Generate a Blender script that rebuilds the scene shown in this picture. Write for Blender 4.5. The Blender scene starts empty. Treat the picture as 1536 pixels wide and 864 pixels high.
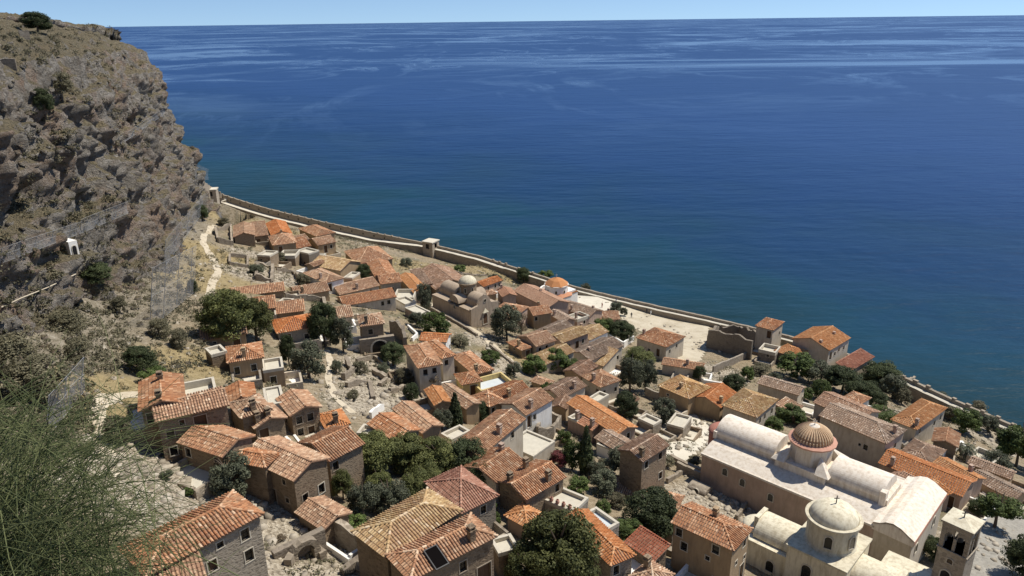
import bpy, math, random
import numpy as np
from mathutils import Matrix, Vector
from mathutils.bvhtree import BVHTree
R = math.radians
random.seed(7); rng = np.random.default_rng(7)
scene = bpy.context.scene
col = scene.collection

# ------------------------------------------------------------------ camera
CAM_H = 85.0; FPX = 1109.0; PITCH = R(19.97); ROLL = R(0.744)
_r0 = np.array([1, 0, 0.]); _f0 = np.array([0, math.cos(PITCH), -math.sin(PITCH)]); _u0 = np.array([0, math.sin(PITCH), math.cos(PITCH)])
C_UP = _u0*math.cos(ROLL)+_r0*math.sin(ROLL); C_RT = _r0*math.cos(ROLL)-_u0*math.sin(ROLL); C_FW = _f0
CAM = np.array([0, 0, CAM_H])
cd = bpy.data.cameras.new("camera"); cam = bpy.data.objects.new("camera", cd); col.objects.link(cam)
cd.sensor_width = 36.0; cd.lens = 36.0*FPX/1536.0; cd.clip_start = 0.2; cd.clip_end = 120000
m = Matrix.Identity(4)
for i in range(3):
    m[i][0] = C_RT[i]; m[i][1] = C_UP[i]; m[i][2] = -C_FW[i]; m[i][3] = CAM[i]
cam.matrix_world = m
scene.camera = cam

# ------------------------------------------------------------------ light
SUN_EL = R(59); SUN_AZ = R(71)          # azimuth from +Y towards +X
world = bpy.data.worlds.new("World"); scene.world = world; world.use_nodes = True
wn = world.node_tree.nodes; wl = world.node_tree.links
bg = wn["Background"]; sky = wn.new("ShaderNodeTexSky"); sky.sky_type = 'NISHITA'; sky.sun_disc = False
sky.sun_elevation = SUN_EL; sky.sun_rotation = SUN_AZ; sky.altitude = 100; sky.air_density = 0.8; sky.dust_density = 0.0; sky.ozone_density = 4.0
tc = wn.new("ShaderNodeTexCoord"); vm = wn.new("ShaderNodeVectorMath"); vm.operation = 'MULTIPLY_ADD'; vm.inputs[1].default_value = (1, 1, .9); vm.inputs[2].default_value = (0, 0, .09)
wl.new(tc.outputs["Generated"], vm.inputs[0]); wl.new(vm.outputs[0], sky.inputs[0]); wl.new(sky.outputs[0], bg.inputs[0]); bg.inputs[1].default_value = 0.104
sl = bpy.data.lights.new("sun", 'SUN'); sl.energy = 4.6; sl.angle = R(0.53); sl.color = (1.0, 0.945, 0.85)
so = bpy.data.objects.new("sun", sl); col.objects.link(so)
sv = Vector((math.cos(SUN_EL)*math.sin(SUN_AZ), math.cos(SUN_EL)*math.cos(SUN_AZ), math.sin(SUN_EL)))
so.rotation_euler = sv.to_track_quat('Z', 'Y').to_euler(); so.location = (200, 100, 300)
scene.view_settings.view_transform = 'Standard'; scene.view_settings.look = 'None'
scene.view_settings.exposure = 0.3; scene.view_settings.gamma = 1.0; scene.view_settings.use_curve_mapping = False
scene.cycles.max_bounces = 5; scene.cycles.transparent_max_bounces = 12
scene.cycles.use_denoising = True

# ------------------------------------------------------------------ maths helpers
def ray(px, py): return C_FW+(px-768)/FPX*C_RT-(py-432)/FPX*C_UP
def atz(px, py, z):
    d = ray(px, py); return CAM+d*((z-CAM_H)/d[2])
def atY(px, py, Y):
    d = ray(px, py); return CAM+d*(Y/d[1])
def nrm(v): v = np.asarray(v, float); return v/np.linalg.norm(v)
def _h(ix, iy, iz, s):
    n = (ix.astype(np.int64)*374761393+iy.astype(np.int64)*668265263+iz.astype(np.int64)*2147483647+s*1274126177) & 0xffffffff
    n = ((n ^ (n >> 13))*1274126177) & 0xffffffff
    return ((n ^ (n >> 16)) & 0xffff)/65535.0
def vnoise(x, y, z=0.0, s=0):
    x, y, z = np.broadcast_arrays(np.asarray(x, float), np.asarray(y, float), np.asarray(z, float))
    ix, iy, iz = np.floor(x), np.floor(y), np.floor(z); fx, fy, fz = x-ix, y-iy, z-iz
    fx = fx*fx*(3-2*fx); fy = fy*fy*(3-2*fy); fz = fz*fz*(3-2*fz); r = 0
    for a in (0, 1):
        for b in (0, 1):
            for c in (0, 1):
                r = r+_h(ix+a, iy+b, iz+c, s)*(fx if a else 1-fx)*(fy if b else 1-fy)*(fz if c else 1-fz)
    return r*2-1
def fbm(x, y, z=0.0, o=4, s=0):
    r = 0; a = .5; f = 1
    for i in range(o): r = r+a*vnoise(np.asarray(x)*f, np.asarray(y)*f, np.asarray(z)*f, s+i); a *= .5; f *= 2.03
    return r
def ridged(x, y, z=0.0, o=4, s=0):
    r = 0; a = .5; f = 1
    for i in range(o): r = r+a*(1-np.abs(vnoise(np.asarray(x)*f, np.asarray(y)*f, np.asarray(z)*f, s+i))*2); a *= .5; f *= 2.1
    return r

def worley(x, y, z, s=0):
    """distance to nearest and second nearest cell point"""
    ix, iy, iz = np.floor(x), np.floor(y), np.floor(z); f1 = np.full(x.shape, 9.); f2 = np.full(x.shape, 9.)
    for a in (-1, 0, 1):
        for b in (-1, 0, 1):
            for c in (-1, 0, 1):
                cx, cy, cz = ix+a, iy+b, iz+c; d = (cx+_h(cx, cy, cz, s)-x)**2+(cy+_h(cx, cy, cz, s+1)-y)**2+(cz+_h(cx, cy, cz, s+2)-z)**2
                f2 = np.where(d < f1, f1, np.minimum(f2, d)); f1 = np.minimum(f1, d)
    return np.sqrt(f1), np.sqrt(f2)

# ------------------------------------------------------------------ object helpers
def tag(o, label=None, cat=None, group=None, kind=None):
    if label: o["label"] = label
    if cat:
        o["category"] = cat
        if not kind: o["kind"] = "thing"
    if group: o["group"] = group
    if kind: o["kind"] = kind
    return o
def empty(name, loc):
    o = bpy.data.objects.new(name, None); col.objects.link(o); o.location = [float(c) for c in loc]; o.empty_display_size = 0.3; return o
class MB:
    def __init__(s): s.v = []; s.f = []; s.a = []; s.n = 0
    def add(s, V, Fc, att=0.5):
        V = np.asarray(V, float).reshape(-1, 3); n = s.n
        s.v.append(V); s.f += [tuple(int(i)+n for i in q) for q in Fc]
        if np.ndim(att) == 0: s.a += [float(att)]*len(Fc)
        else: s.a += [float(x) for x in att]
        s.n += len(V)
    def quad(s, a, b, c, d, att=0.5): s.add([a, b, c, d], [(0, 1, 2, 3)], att)
    def tri(s, a, b, c, att=0.5): s.add([a, b, c], [(0, 1, 2)], att)
    def box(s, o, ex, ey, ez, att=0.5):
        o, ex, ey, ez = (np.asarray(q, float) for q in (o, ex, ey, ez))
        s.add([o, o+ex, o+ex+ey, o+ey, o+ez, o+ex+ez, o+ex+ey+ez, o+ey+ez], [(3, 2, 1, 0), (4, 5, 6, 7), (0, 1, 5, 4), (1, 2, 6, 5), (2, 3, 7, 6), (3, 0, 4, 7)], att)
    def ring(s, rings, close=True, att=0.5, cap=False):
        """loft a list of rings (each n x 3)"""
        n = len(rings[0]); F = []
        for i in range(len(rings)-1):
            for j in range(n if close else n-1):
                k = (j+1) % n; F.append((i*n+j, i*n+k, (i+1)*n+k, (i+1)*n+j))
        if cap: F.append(tuple(range(n))[::-1]); F.append(tuple((len(rings)-1)*n+j for j in range(n)))
        s.add(np.vstack(rings), F, att)
    def tube(s, pts, rad, n=6, att=0.5, cap=True):
        pts = [np.asarray(p, float) for p in pts]; rr = rad if np.ndim(rad) else [rad]*len(pts); rings = []
        for i, p in enumerate(pts):
            t = nrm(pts[min(i+1, len(pts)-1)]-pts[max(i-1, 0)]); a = np.cross(t, [0, 0, 1.]) if abs(t[2]) < .95 else np.cross(t, [1., 0, 0]); a = nrm(a); b = np.cross(t, a)
            th = np.arange(n)*2*math.pi/n; rings.append(p+rr[i]*(np.outer(np.cos(th), a)+np.outer(np.sin(th), b)))
        s.ring(rings, True, att, cap)
    def mesh(s, name, mat, origin=(0, 0, 0), smooth=False):
        me = bpy.data.meshes.new(name); V = np.vstack(s.v)-np.asarray(origin, float)
        me.from_pydata(V.tolist(), [], s.f); me.materials.append(mat)
        at = me.attributes.new("tint", 'FLOAT', 'FACE'); at.data.foreach_set("value", np.asarray(s.a, np.float32))
        if smooth: me.polygons.foreach_set("use_smooth", [True]*len(me.polygons))
        me.update(); return me
    def build(s, name, mat, parent=None, origin=None, smooth=False):
        if origin is None: origin = tuple(parent.location) if parent is not None and parent.parent is None else ((0, 0, 0) if parent is None else tuple(parent.parent.location))
        o = bpy.data.objects.new(name, s.mesh(name, mat, origin, smooth)); col.objects.link(o)
        if parent is not None: o.parent = parent
        else: o.location = origin
        return o
def fastmesh(name, V, F4, mat, att=None, smooth=False, tri=False):
    me = bpy.data.meshes.new(name); k = 3 if tri else 4; F4 = np.asarray(F4, np.int32); V = np.asarray(V, np.float32)
    me.vertices.add(len(V)); me.vertices.foreach_set("co", V.ravel())
    me.loops.add(F4.size); me.loops.foreach_set("vertex_index", F4.ravel())
    me.polygons.add(len(F4)); me.polygons.foreach_set("loop_start", np.arange(0, F4.size, k, dtype=np.int32)); me.polygons.foreach_set("loop_total", np.full(len(F4), k, np.int32))
    if smooth: me.polygons.foreach_set("use_smooth", np.ones(len(F4), bool))
    me.materials.append(mat); me.update(calc_edges=True); me.validate()
    if att:
        for an, (dom, val) in att.items():
            a = me.attributes.new(an, 'FLOAT', dom); a.data.foreach_set("value", np.asarray(val, np.float32))
    return me
def link(name, me, parent=None):
    o = bpy.data.objects.new(name, me); col.objects.link(o); o.parent = parent; return o

# ------------------------------------------------------------------ materials
def mat_new(name):
    mt = bpy.data.materials.new(name); mt.use_nodes = True; nt = mt.node_tree; b = nt.nodes["Principled BSDF"]; b.inputs["Roughness"].default_value = .9
    b.inputs["Specular IOR Level"].default_value = .25
    return mt, nt, b
def nd(nt, t, **kw):
    n = nt.nodes.new(t)
    for k, v in kw.items():
        if k.startswith("i_"): n.inputs[int(k[2:]) if k[2:].isdigit() else k[2:].replace("_", " ")].default_value = v
        else: setattr(n, k, v)
    return n
def ramp(nt, stops, fac=None, interp='LINEAR'):
    n = nt.nodes.new("ShaderNodeValToRGB"); e = n.color_ramp.elements; n.color_ramp.interpolation = interp
    while len(e) < len(stops): e.new(.5)
    for q, (p, c) in zip(e, stops): q.position = p; q.color = (*c, 1) if len(c) == 3 else c
    if fac is not None: nt.links.new(fac, n.inputs[0])
    return n
def noise(nt, vec, scale, detail=4, rough=.55, dist=0.0):
    n = nd(nt, "ShaderNodeTexNoise"); n.inputs["Scale"].default_value = scale; n.inputs["Detail"].default_value = detail; n.inputs["Roughness"].default_value = rough; n.inputs["Distortion"].default_value = dist
    if vec is not None: nt.links.new(vec, n.inputs["Vector"])
    return n
def mix(nt, fac, a, b, mode='MIX'):
    n = nt.nodes.new("ShaderNodeMix"); n.data_type = 'RGBA'; n.blend_type = mode
    for sock, v in ((0, fac), (6, a), (7, b)):
        if hasattr(v, "is_output"): nt.links.new(v, n.inputs[sock])
        elif sock == 0: n.inputs[0].default_value = v
        else: n.inputs[sock].default_value = (*v, 1)
    return n.outputs[2]
def bump(nt, b, h, strength=.5, dist=.05):
    n = nt.nodes.new("ShaderNodeBump"); n.inputs["Strength"].default_value = strength; n.inputs["Distance"].default_value = dist
    nt.links.new(h, n.inputs["Height"]); nt.links.new(n.outputs[0], b.inputs["Normal"])
def coords(nt): return nd(nt, "ShaderNodeTexCoord").outputs["Object"]
def geo_pos(nt): return nd(nt, "ShaderNodeNewGeometry").outputs["Position"]

def rubble_mat(name, dark, light, mortar, scale=2.6, stone=.75):
    mt, nt, b = mat_new(name); v = geo_pos(nt)
    wob = noise(nt, v, 1.5, 2); add = nd(nt, "ShaderNodeVectorMath", operation='MULTIPLY_ADD'); nt.links.new(wob.outputs["Color"], add.inputs[0]); add.inputs[1].default_value = (.25, .25, .25); nt.links.new(v, add.inputs[2])
    mp = nd(nt, "ShaderNodeMapping"); mp.inputs["Scale"].default_value = (1, 1, 1.7); nt.links.new(add.outputs[0], mp.inputs[0])
    vo = nd(nt, "ShaderNodeTexVoronoi"); vo.inputs["Scale"].default_value = scale; nt.links.new(mp.outputs[0], vo.inputs["Vector"])
    ve = nd(nt, "ShaderNodeTexVoronoi", feature='DISTANCE_TO_EDGE'); ve.inputs["Scale"].default_value = scale; nt.links.new(mp.outputs[0], ve.inputs["Vector"])
    sep = nd(nt, "ShaderNodeSeparateColor"); nt.links.new(vo.outputs["Color"], sep.inputs[0])
    c = ramp(nt, [(0, dark), (1, light)], sep.outputs[0]).outputs[0]
    big = noise(nt, v, .35, 5); c = mix(nt, ramp(nt, [(.35, (0, 0, 0)), (.7, (1, 1, 1))], big.outputs[0]).outputs[0], c, [x*.8 for x in mortar])
    edge = ramp(nt, [(0.0, (1, 1, 1)), (.10, (0, 0, 0))], ve.outputs[0]).outputs[0]
    mm = nd(nt, "ShaderNodeMath", operation='MULTIPLY'); nt.links.new(edge, mm.inputs[0]); mm.inputs[1].default_value = stone
    c = mix(nt, mm.outputs[0], c, mortar)
    oi = nd(nt, "ShaderNodeObjectInfo"); hs = nd(nt, "ShaderNodeHueSaturation"); mr = nd(nt, "ShaderNodeMapRange"); mr.inputs[3].default_value = .82; mr.inputs[4].default_value = 1.15
    nt.links.new(oi.outputs["Random"], mr.inputs[0]); nt.links.new(mr.outputs[0], hs.inputs["Value"]); nt.links.new(c, hs.inputs["Color"])
    nt.links.new(hs.outputs[0], b.inputs["Base Color"]); bump(nt, b, ve.outputs[0], .5, .12)
    return mt
def plaster_mat(name, c0, c1, stain, amt=.35):
    mt, nt, b = mat_new(name); v = geo_pos(nt)
    n1 = noise(nt, v, .5, 6, .65); c = ramp(nt, [(.3, c0), (.7, c1)], n1.outputs[0]).outputs[0]
    mp = nd(nt, "ShaderNodeMapping"); mp.inputs["Scale"].default_value = (1.6, 1.6, .35); nt.links.new(v, mp.inputs[0])
    n2 = noise(nt, mp.outputs[0], 1.3, 5, .7); f = ramp(nt, [(.44, (0, 0, 0)), (.68, (min(1, amt*1.6),)*3)], n2.outputs[0]).outputs[0]
    c = mix(nt, f, c, stain)
    oi = nd(nt, "ShaderNodeObjectInfo"); hs = nd(nt, "ShaderNodeHueSaturation"); mr = nd(nt, "ShaderNodeMapRange"); mr.inputs[3].default_value = .88; mr.inputs[4].default_value = 1.1
    nt.links.new(oi.outputs["Random"], mr.inputs[0]); nt.links.new(mr.outputs[0], hs.inputs["Value"]); nt.links.new(c, hs.inputs["Color"])
    nt.links.new(hs.outputs[0], b.inputs["Base Color"]); n3 = noise(nt, v, 6, 4); bump(nt, b, n3.outputs[0], .35, .03)
    return mt
def tile_mat(name, stops, patch, patch_amt=.5, sat=(.88, 1.15)):
    mt, nt, b = mat_new(name); v = geo_pos(nt)
    at = nd(nt, "ShaderNodeAttribute", attribute_name="tint")
    c = ramp(nt, stops, at.outputs["Fac"]).outputs[0]
    n1 = noise(nt, v, .45, 5, .65); f = ramp(nt, [(.46, (0, 0, 0)), (.66, (patch_amt,)*3)], n1.outputs[0]).outputs[0]; c = mix(nt, f, c, patch)
    n2 = noise(nt, v, 3.5, 4, .7); f2 = ramp(nt, [(.5, (0, 0, 0)), (.72, (.45,)*3)], n2.outputs[0]).outputs[0]; c = mix(nt, f2, c, (.17, .13, .10))
    oi = nd(nt, "ShaderNodeObjectInfo"); hs = nd(nt, "ShaderNodeHueSaturation"); mr = nd(nt, "ShaderNodeMapRange"); mr.inputs[3].default_value = .85; mr.inputs[4].default_value = 1.12
    nt.links.new(oi.outputs["Random"], mr.inputs[0]); nt.links.new(mr.outputs[0], hs.inputs["Value"]); nt.links.new(c, hs.inputs["Color"])
    fr = nd(nt, "ShaderNodeMath", operation='MULTIPLY'); nt.links.new(oi.outputs["Random"], fr.inputs[0]); fr.inputs[1].default_value = 17.3; f2_ = nd(nt, "ShaderNodeMath", operation='FRACT'); nt.links.new(fr.outputs[0], f2_.inputs[0]); ms_ = nd(nt, "ShaderNodeMapRange"); nt.links.new(f2_.outputs[0], ms_.inputs[0]); ms_.inputs[3].default_value = sat[0]; ms_.inputs[4].default_value = sat[1]; nt.links.new(ms_.outputs[0], hs.inputs["Saturation"]); mh_ = nd(nt, "ShaderNodeMapRange"); nt.links.new(f2_.outputs[0], mh_.inputs[0]); mh_.inputs[3].default_value = .508; mh_.inputs[4].default_value = .494; nt.links.new(mh_.outputs[0], hs.inputs["Hue"])
    nt.links.new(hs.outputs[0], b.inputs["Base Color"]); b.inputs["Roughness"].default_value = .95
    return mt
def plain_mat(name, c, rough=.85, var=.15, scale=1.5, spec=.25):
    mt, nt, b = mat_new(name); n = noise(nt, geo_pos(nt), scale, 5, .65)
    r = ramp(nt, [(.25, [x*(1-var) for x in c]), (.75, [min(1, x*(1+var)) for x in c])], n.outputs[0]); nt.links.new(r.outputs[0], b.inputs["Base Color"]); b.inputs["Roughness"].default_value = rough; b.inputs["Specular IOR Level"].default_value = spec
    return mt
def leaf_mat(name, a, bcol, trans=.25):
    mt, nt, b = mat_new(name); at = nd(nt, "ShaderNodeAttribute", attribute_name="tint"); oi = nd(nt, "ShaderNodeObjectInfo")
    c = ramp(nt, [(0, a), (1, bcol)], at.outputs["Fac"]).outputs[0]
    hs = nd(nt, "ShaderNodeHueSaturation"); mr = nd(nt, "ShaderNodeMapRange"); mr.inputs[3].default_value = .75; mr.inputs[4].default_value = 1.25; nt.links.new(oi.outputs["Random"], mr.inputs[0]); nt.links.new(mr.outputs[0], hs.inputs["Value"]); nt.links.new(c, hs.inputs["Color"])
    nt.links.new(hs.outputs[0], b.inputs["Base Color"]); b.inputs["Roughness"].default_value = .7
    tr = nd(nt, "ShaderNodeBsdfTranslucent"); nt.links.new(hs.outputs[0], tr.inputs[0]); ms = nd(nt, "ShaderNodeMixShader"); ms.inputs[0].default_value = trans
    nt.links.new(b.outputs[0], ms.inputs[1]); nt.links.new(tr.outputs[0], ms.inputs[2]); nt.links.new(ms.outputs[0], nt.nodes["Material Output"].inputs[0])
    return mt

M = {}
M['s'] = rubble_mat('rubble_stone', (.13, .09, .058), (.28, .205, .135), (.28, .215, .145))
M['g'] = rubble_mat('grey_stone', (.16, .132, .10), (.32, .275, .215), (.33, .285, .225))
M['d'] = rubble_mat('dark_stone', (.11, .09, .07), (.24, .195, .15), (.25, .21, .16))
M['u'] = rubble_mat('ruin_stone', (.18, .145, .105), (.40, .34, .26), (.30, .245, .18), 2.2)
M['o'] = plaster_mat('ochre_plaster', (.34, .24, .14), (.42, .305, .185), (.22, .16, .105))
M['c'] = plaster_mat('cream_plaster', (.45, .385, .29), (.55, .48, .375), (.31, .25, .18))
M['w'] = plaster_mat('white_plaster', (.70, .68, .63), (.80, .77, .71), (.50, .46, .40), .3)
M['k'] = plaster_mat('pink_plaster', (.37, .265, .20), (.45, .335, .26), (.25, .19, .14))
M['l'] = plaster_mat('yellow_plaster', (.55, .42, .17), (.62, .48, .22), (.40, .30, .15))
M['r'] = tile_mat('weathered_tiles', [(0, (.20, .105, .062)), (.3, (.36, .175, .095)), (.6, (.47, .255, .142)), (.8, (.56, .35, .215)), (1, (.70, .52, .36))], (.31, .205, .13), .55)
M['to'] = tile_mat('orange_tiles', [(0, (.30, .135, .068)), (.4, (.46, .215, .115)), (.75, (.54, .28, .155)), (1, (.66, .43, .27))], (.42, .225, .125), .4, (1.08, 1.2))
M['ty'] = tile_mat('yellow_tiles', [(0, (.25, .15, .07)), (.4, (.44, .28, .13)), (.75, (.57, .41, .22)), (1, (.72, .58, .40))], (.38, .21, .12), .55)
M['tb'] = tile_mat('brown_tiles', [(0, (.13, .085, .06)), (.35, (.28, .18, .12)), (.7, (.38, .26, .18)), (1, (.58, .46, .36))], (.21, .155, .115), .6)
M['tp'] = tile_mat('pink_tiles', [(0, (.29, .15, .09)), (.4, (.44, .235, .145)), (.75, (.51, .295, .19)), (1, (.57, .37, .26))], (.36, .22, .14), .4)
M['td'] = tile_mat('red_tiles', [(0, (.19, .065, .04)), (.4, (.31, .115, .07)), (.75, (.38, .16, .10)), (1, (.47, .26, .18))], (.24, .12, .08), .4)
M['slab'] = plain_mat('roof_bed', (.25, .15, .098))
M['frame2'] = plain_mat('stone_surround', (.34, .28, .21))
M['frame'] = plain_mat('limestone_trim', (.50, .45, .36))
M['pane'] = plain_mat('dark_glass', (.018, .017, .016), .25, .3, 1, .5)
M['wood'] = plain_mat('brown_wood', (.11, .062, .035), .7)
M['blue'] = plain_mat('blue_grey_shutter', (.12, .16, .19), .6)
M['white'] = plain_mat('whitewash', (.74, .71, .65), .9, .08)
M['floor'] = plain_mat('terrace_paving', (.50, .46, .37), .9, .12)
M['floorb'] = plain_mat('pale_blue_paving', (.50, .53, .53), .9, .08)
M['metal'] = plain_mat('dark_metal', (.05, .05, .05), .5)
M['bark'] = plain_mat('bark', (.12, .09, .065), .95, .3, 4)
M['pine'] = leaf_mat('pine_leaf', (.045, .056, .018), (.18, .185, .062))
M['olive'] = leaf_mat('olive_leaf', (.05, .056, .034), (.165, .175, .11))
M['green'] = leaf_mat('green_leaf', (.038, .058, .016), (.135, .175, .048))
M['cypress'] = leaf_mat('cypress_leaf', (.030, .042, .018), (.105, .125, .052))
M['dry'] = leaf_mat('dry_leaf', (.12, .085, .05), (.27, .21, .14))
M['redl'] = leaf_mat('bougainvillea_leaf', (.05, .03, .02), (.20, .045, .05))
M['scrub'] = leaf_mat('scrub_leaf', (.075, .072, .040), (.22, .195, .12))
M['grass'] = leaf_mat('dry_grass', (.20, .155, .075), (.42, .34, .19))
M['broom'] = leaf_mat('broom_stem', (.055, .080, .026), (.25, .27, .115), .2)
M['rock'] = plain_mat('loose_stone', (.40, .35, .28), .95, .35, 1.2)

# ------------------------------------------------------------------ terrain model
WALLPX = [(300, 268, 33), (330, 290, 22), (400, 312, 18), (480, 331, 15), (560, 348, 12), (650, 366, 10), (720, 383, 9.5), (790, 406, 9), (870, 431, 8.5), (960, 452, 8.5), (1070, 476, 8.5), (1185, 503, 8.5), (1255, 523, 8.5), (1320, 548, 8.5), (1380, 575, 8.5), (1440, 602, 8.5), (1536, 643, 8.5)]
WALL = np.array([atz(*p) for p in WALLPX])
COAST = np.vstack([[(-175, 345), (-140, 318)], WALL[:, :2], [(112, 108), (140, 70), (170, 30), (200, -30)]])
CTRL = [(310, 300, 28), (300, 440, 38), (220, 480, 44), (140, 600, 50), (130, 700, 51), (240, 680, 46), (350, 800, 44), (600, 800, 38.5), (443, 760, 42), (460, 560, 37.5),
        (600, 500, 29), (700, 480, 21.5), (600, 400, 19), (520, 360, 19), (420, 380, 28), (350, 350, 31), (380, 440, 36), (480, 440, 29), (560, 460, 28), (980, 500, 7.8), (900, 445, 7.2), (1050, 500, 7.4),
        (900, 600, 19), (800, 560, 21), (760, 620, 28), (640, 640, 34), (540, 610, 36), (560, 700, 39), (750, 720, 34), (800, 470, 14), (850, 510, 14.5), (1000, 600, 17), (1100, 680, 20), (1100, 560, 12),
        (1180, 520, 8), (1300, 590, 9.5), (1300, 760, 20.5), (1500, 830, 20), (1400, 650, 12), (1500, 720, 13), (900, 800, 33), (760, 850, 36.5), (1000, 720, 25), (1050, 830, 27), (1200, 850, 24), (720, 400, 9), (650, 395, 8), (1480, 640, 7)]
CP = np.array([atz(*p) for p in CTRL])
for i_, (x, y, z) in enumerate(WALL[1:]): CP = np.vstack([CP, [x-3, y-3, (z-1.6 if 7 <= i_ <= 10 else z-3.4) if z < 12 else z-3]])
CP = np.vstack([CP, [(115, 60, 14), (90, 20, 22), (40, 20, 36), (0, 15, 48), (-25, 15, 54), (-60, 60, 56), (-80, 110, 50), (-110, 200, 40), (-130, 260, 34), (150, 20, 10)]])
def _rbf_fit(P, lam=.6):
    X = P[:, :2]; n = len(X); D = np.linalg.norm(X[:, None]-X[None], axis=2)
    A = np.zeros((n+3, n+3)); A[:n, :n] = -D+lam*np.eye(n)*-1; A[:n, n] = 1; A[:n, n+1:] = X; A[n, :n] = 1; A[n+1:, :n] = X.T
    return np.linalg.solve(A, np.concatenate([P[:, 2], np.zeros(3)]))
_W = _rbf_fit(CP)
def terr(x, y):
    x = np.asarray(x, float); y = np.asarray(y, float); sh = x.shape; q = np.stack([x.ravel(), y.ravel()], 1); n = len(CP); out = np.empty(len(q))
    for i in range(0, len(q), 20000):
        b = q[i:i+20000]; D = np.linalg.norm(b[:, None]-CP[None, :, :2], axis=2); out[i:i+20000] = -D@_W[:n]+_W[n]+b@_W[n+1:]
    return out.reshape(sh)
def coast_sd(x, y):
    """signed distance to coast polyline, positive inland"""
    q = np.stack([np.ravel(x), np.ravel(y)], 1); best = np.full(len(q), 1e9); sg = np.ones(len(q))
    for a, b in zip(COAST[:-1], COAST[1:]):
        d = b-a; t = np.clip(((q-a)@d)/(d@d), 0, 1); pr = a+t[:, None]*d; dist = np.linalg.norm(q-pr, axis=1); cr = d[0]*(q[:, 1]-a[1])-d[1]*(q[:, 0]-a[0])
        m_ = dist < best; best[m_] = dist[m_]; sg[m_] = np.where(cr[m_] < 0, 1, -1)
    return (best*sg).reshape(np.shape(x))
def on_terr(px, py, h=0.0):
    """where the view ray through a pixel meets the ground raised by h metres"""
    d = ray(px, py); t = np.linspace(20, 420, 801); P = CAM+np.outer(t, d); g = P[:, 2]-terr(P[:, 0], P[:, 1])-h
    i = np.argmax(g < 0)
    if g[i] >= 0: return atz(px, py, 6+h)
    lo, hi = t[i-1], t[i]
    for _ in range(14):
        mid = (lo+hi)/2; p = CAM+mid*d
        if p[2]-terr(p[0], p[1])-h < 0: hi = mid
        else: lo = mid
    return CAM+hi*d

# ground colours as masks that follow what lies there (rubble, paving, dry grass)
RUB = [(575, 580, 7, .9), (560, 550, 6, .8), (600, 610, 6, .9), (545, 605, 5, .9), (400, 415, 9, .8), (440, 420, 8, .8), (370, 380, 6, .7), (240, 745, 5, 1), (280, 720, 4, .8), (300, 700, 5, .9), (230, 700, 5, .9), (200, 730, 5, .9), (260, 740, 5, .9), (180, 690, 4, .8), (330, 735, 4, .8), (440, 800, 5, .9), (470, 840, 5, .9), (420, 770, 3, .8), (740, 545, 6, .8), (720, 510, 5, .6), (690, 460, 5, .7), (650, 440, 7, .3),
       (1500, 655, 7, .9), (1070, 760, 6, .9), (1110, 780, 6, .9), (1020, 640, 6, 1), (1040, 660, 5, 1), (1075, 560, 6, .8), (1060, 520, 5, .7), (1130, 500, 6, .6), (1480, 830, 6, .8), (1190, 830, 4, .8), (1350, 590, 5, .6), (1430, 570, 5, .6), (1340, 620, 4, .7)]
GRS = [(315, 420, 10, 1), (300, 380, 10, 1), (285, 545, 6, 1), (150, 590, 6, 1), (190, 610, 5, .9), (430, 430, 5, .7), (320, 380, 8, 1), (600, 395, 12, .8), (700, 400, 10, 1), (640, 400, 9, 1), (770, 420, 8, .8), (620, 520, 5, .6), (500, 390, 8, .7), (240, 600, 4, .7), (400, 345, 15, .8), (330, 320, 15, .9), (760, 540, 5, 1)]
gx = np.arange(-150, 151, 1.0); gy = np.arange(4, 331, 1.0); GX, GY = np.meshgrid(gx, gy); GZ = terr(GX, GY); SD = coast_sd(GX, GY)
GZ = GZ+.35*fbm(GX*.25, GY*.25, 0, 4, 3)*np.clip(SD/8, 0, 1)
wild = np.clip((-GX-GY*.30-17)/9, 0, 1); GZ = GZ+wild*(1.6*fbm(GX*.16, GY*.16, 0, 4, 8)+.9*np.abs(fbm(GX*.6, GY*.6, 0, 3, 18)))
out = np.clip(-SD-1.0, 0, 30); GZ = np.where(SD < -1.0, np.maximum(GZ-out*1.1-1.2*out*np.maximum(0, fbm(GX*.3, GY*.3, 0, 3, 9)), -4), GZ)
def blob(lst):
    mk = np.zeros_like(GX)
    for px, py, r, s in lst:
        p = on_terr(px, py); d2 = ((GX-p[0])**2+(GY-p[1])**2)/(r*r); mk = np.maximum(mk, s*np.exp(-d2*.7))
    return mk
rubm = blob(RUB); grsm = blob(GRS)
keep = SD > -14
idx = np.arange(GX.size).reshape(GX.shape)
q = np.stack([idx[:-1, :-1], idx[:-1, 1:], idx[1:, 1:], idx[1:, :-1]], -1).reshape(-1, 4)
q = q[keep.ravel()[q].any(1)]
used = np.unique(q); rem = np.full(GX.size, -1); rem[used] = np.arange(len(used)); q = rem[q]
TV = np.stack([GX.ravel(), GY.ravel(), GZ.ravel()], 1)[used]

mt, nt, b = mat_new('hillside_ground'); v = geo_pos(nt)
ar = nd(nt, "ShaderNodeAttribute", attribute_name="rub"); ag = nd(nt, "ShaderNodeAttribute", attribute_name="grs")
n1 = noise(nt, v, .22, 6, .65, .4); n2 = noise(nt, v, 1.4, 6, .7); n3 = noise(nt, v, 5, 4, .7)
soil = ramp(nt, [(.3, (.17, .13, .08)), (.5, (.28, .22, .14)), (.72, (.40, .335, .235))], n2.outputs[0]).outputs[0]
gr = ramp(nt, [(.3, (.20, .155, .075)), (.55, (.33, .255, .13)), (.8, (.42, .34, .20))], n2.outputs[0]).outputs[0]
scr = ramp(nt, [(.35, (.085, .085, .045)), (.65, (.17, .155, .09))], n3.outputs[0]).outputs[0]
c = mix(nt, ramp(nt, [(.50, (0, 0, 0)), (.60, (.75,)*3)], n1.outputs[0]).outputs[0], soil, scr)
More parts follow.
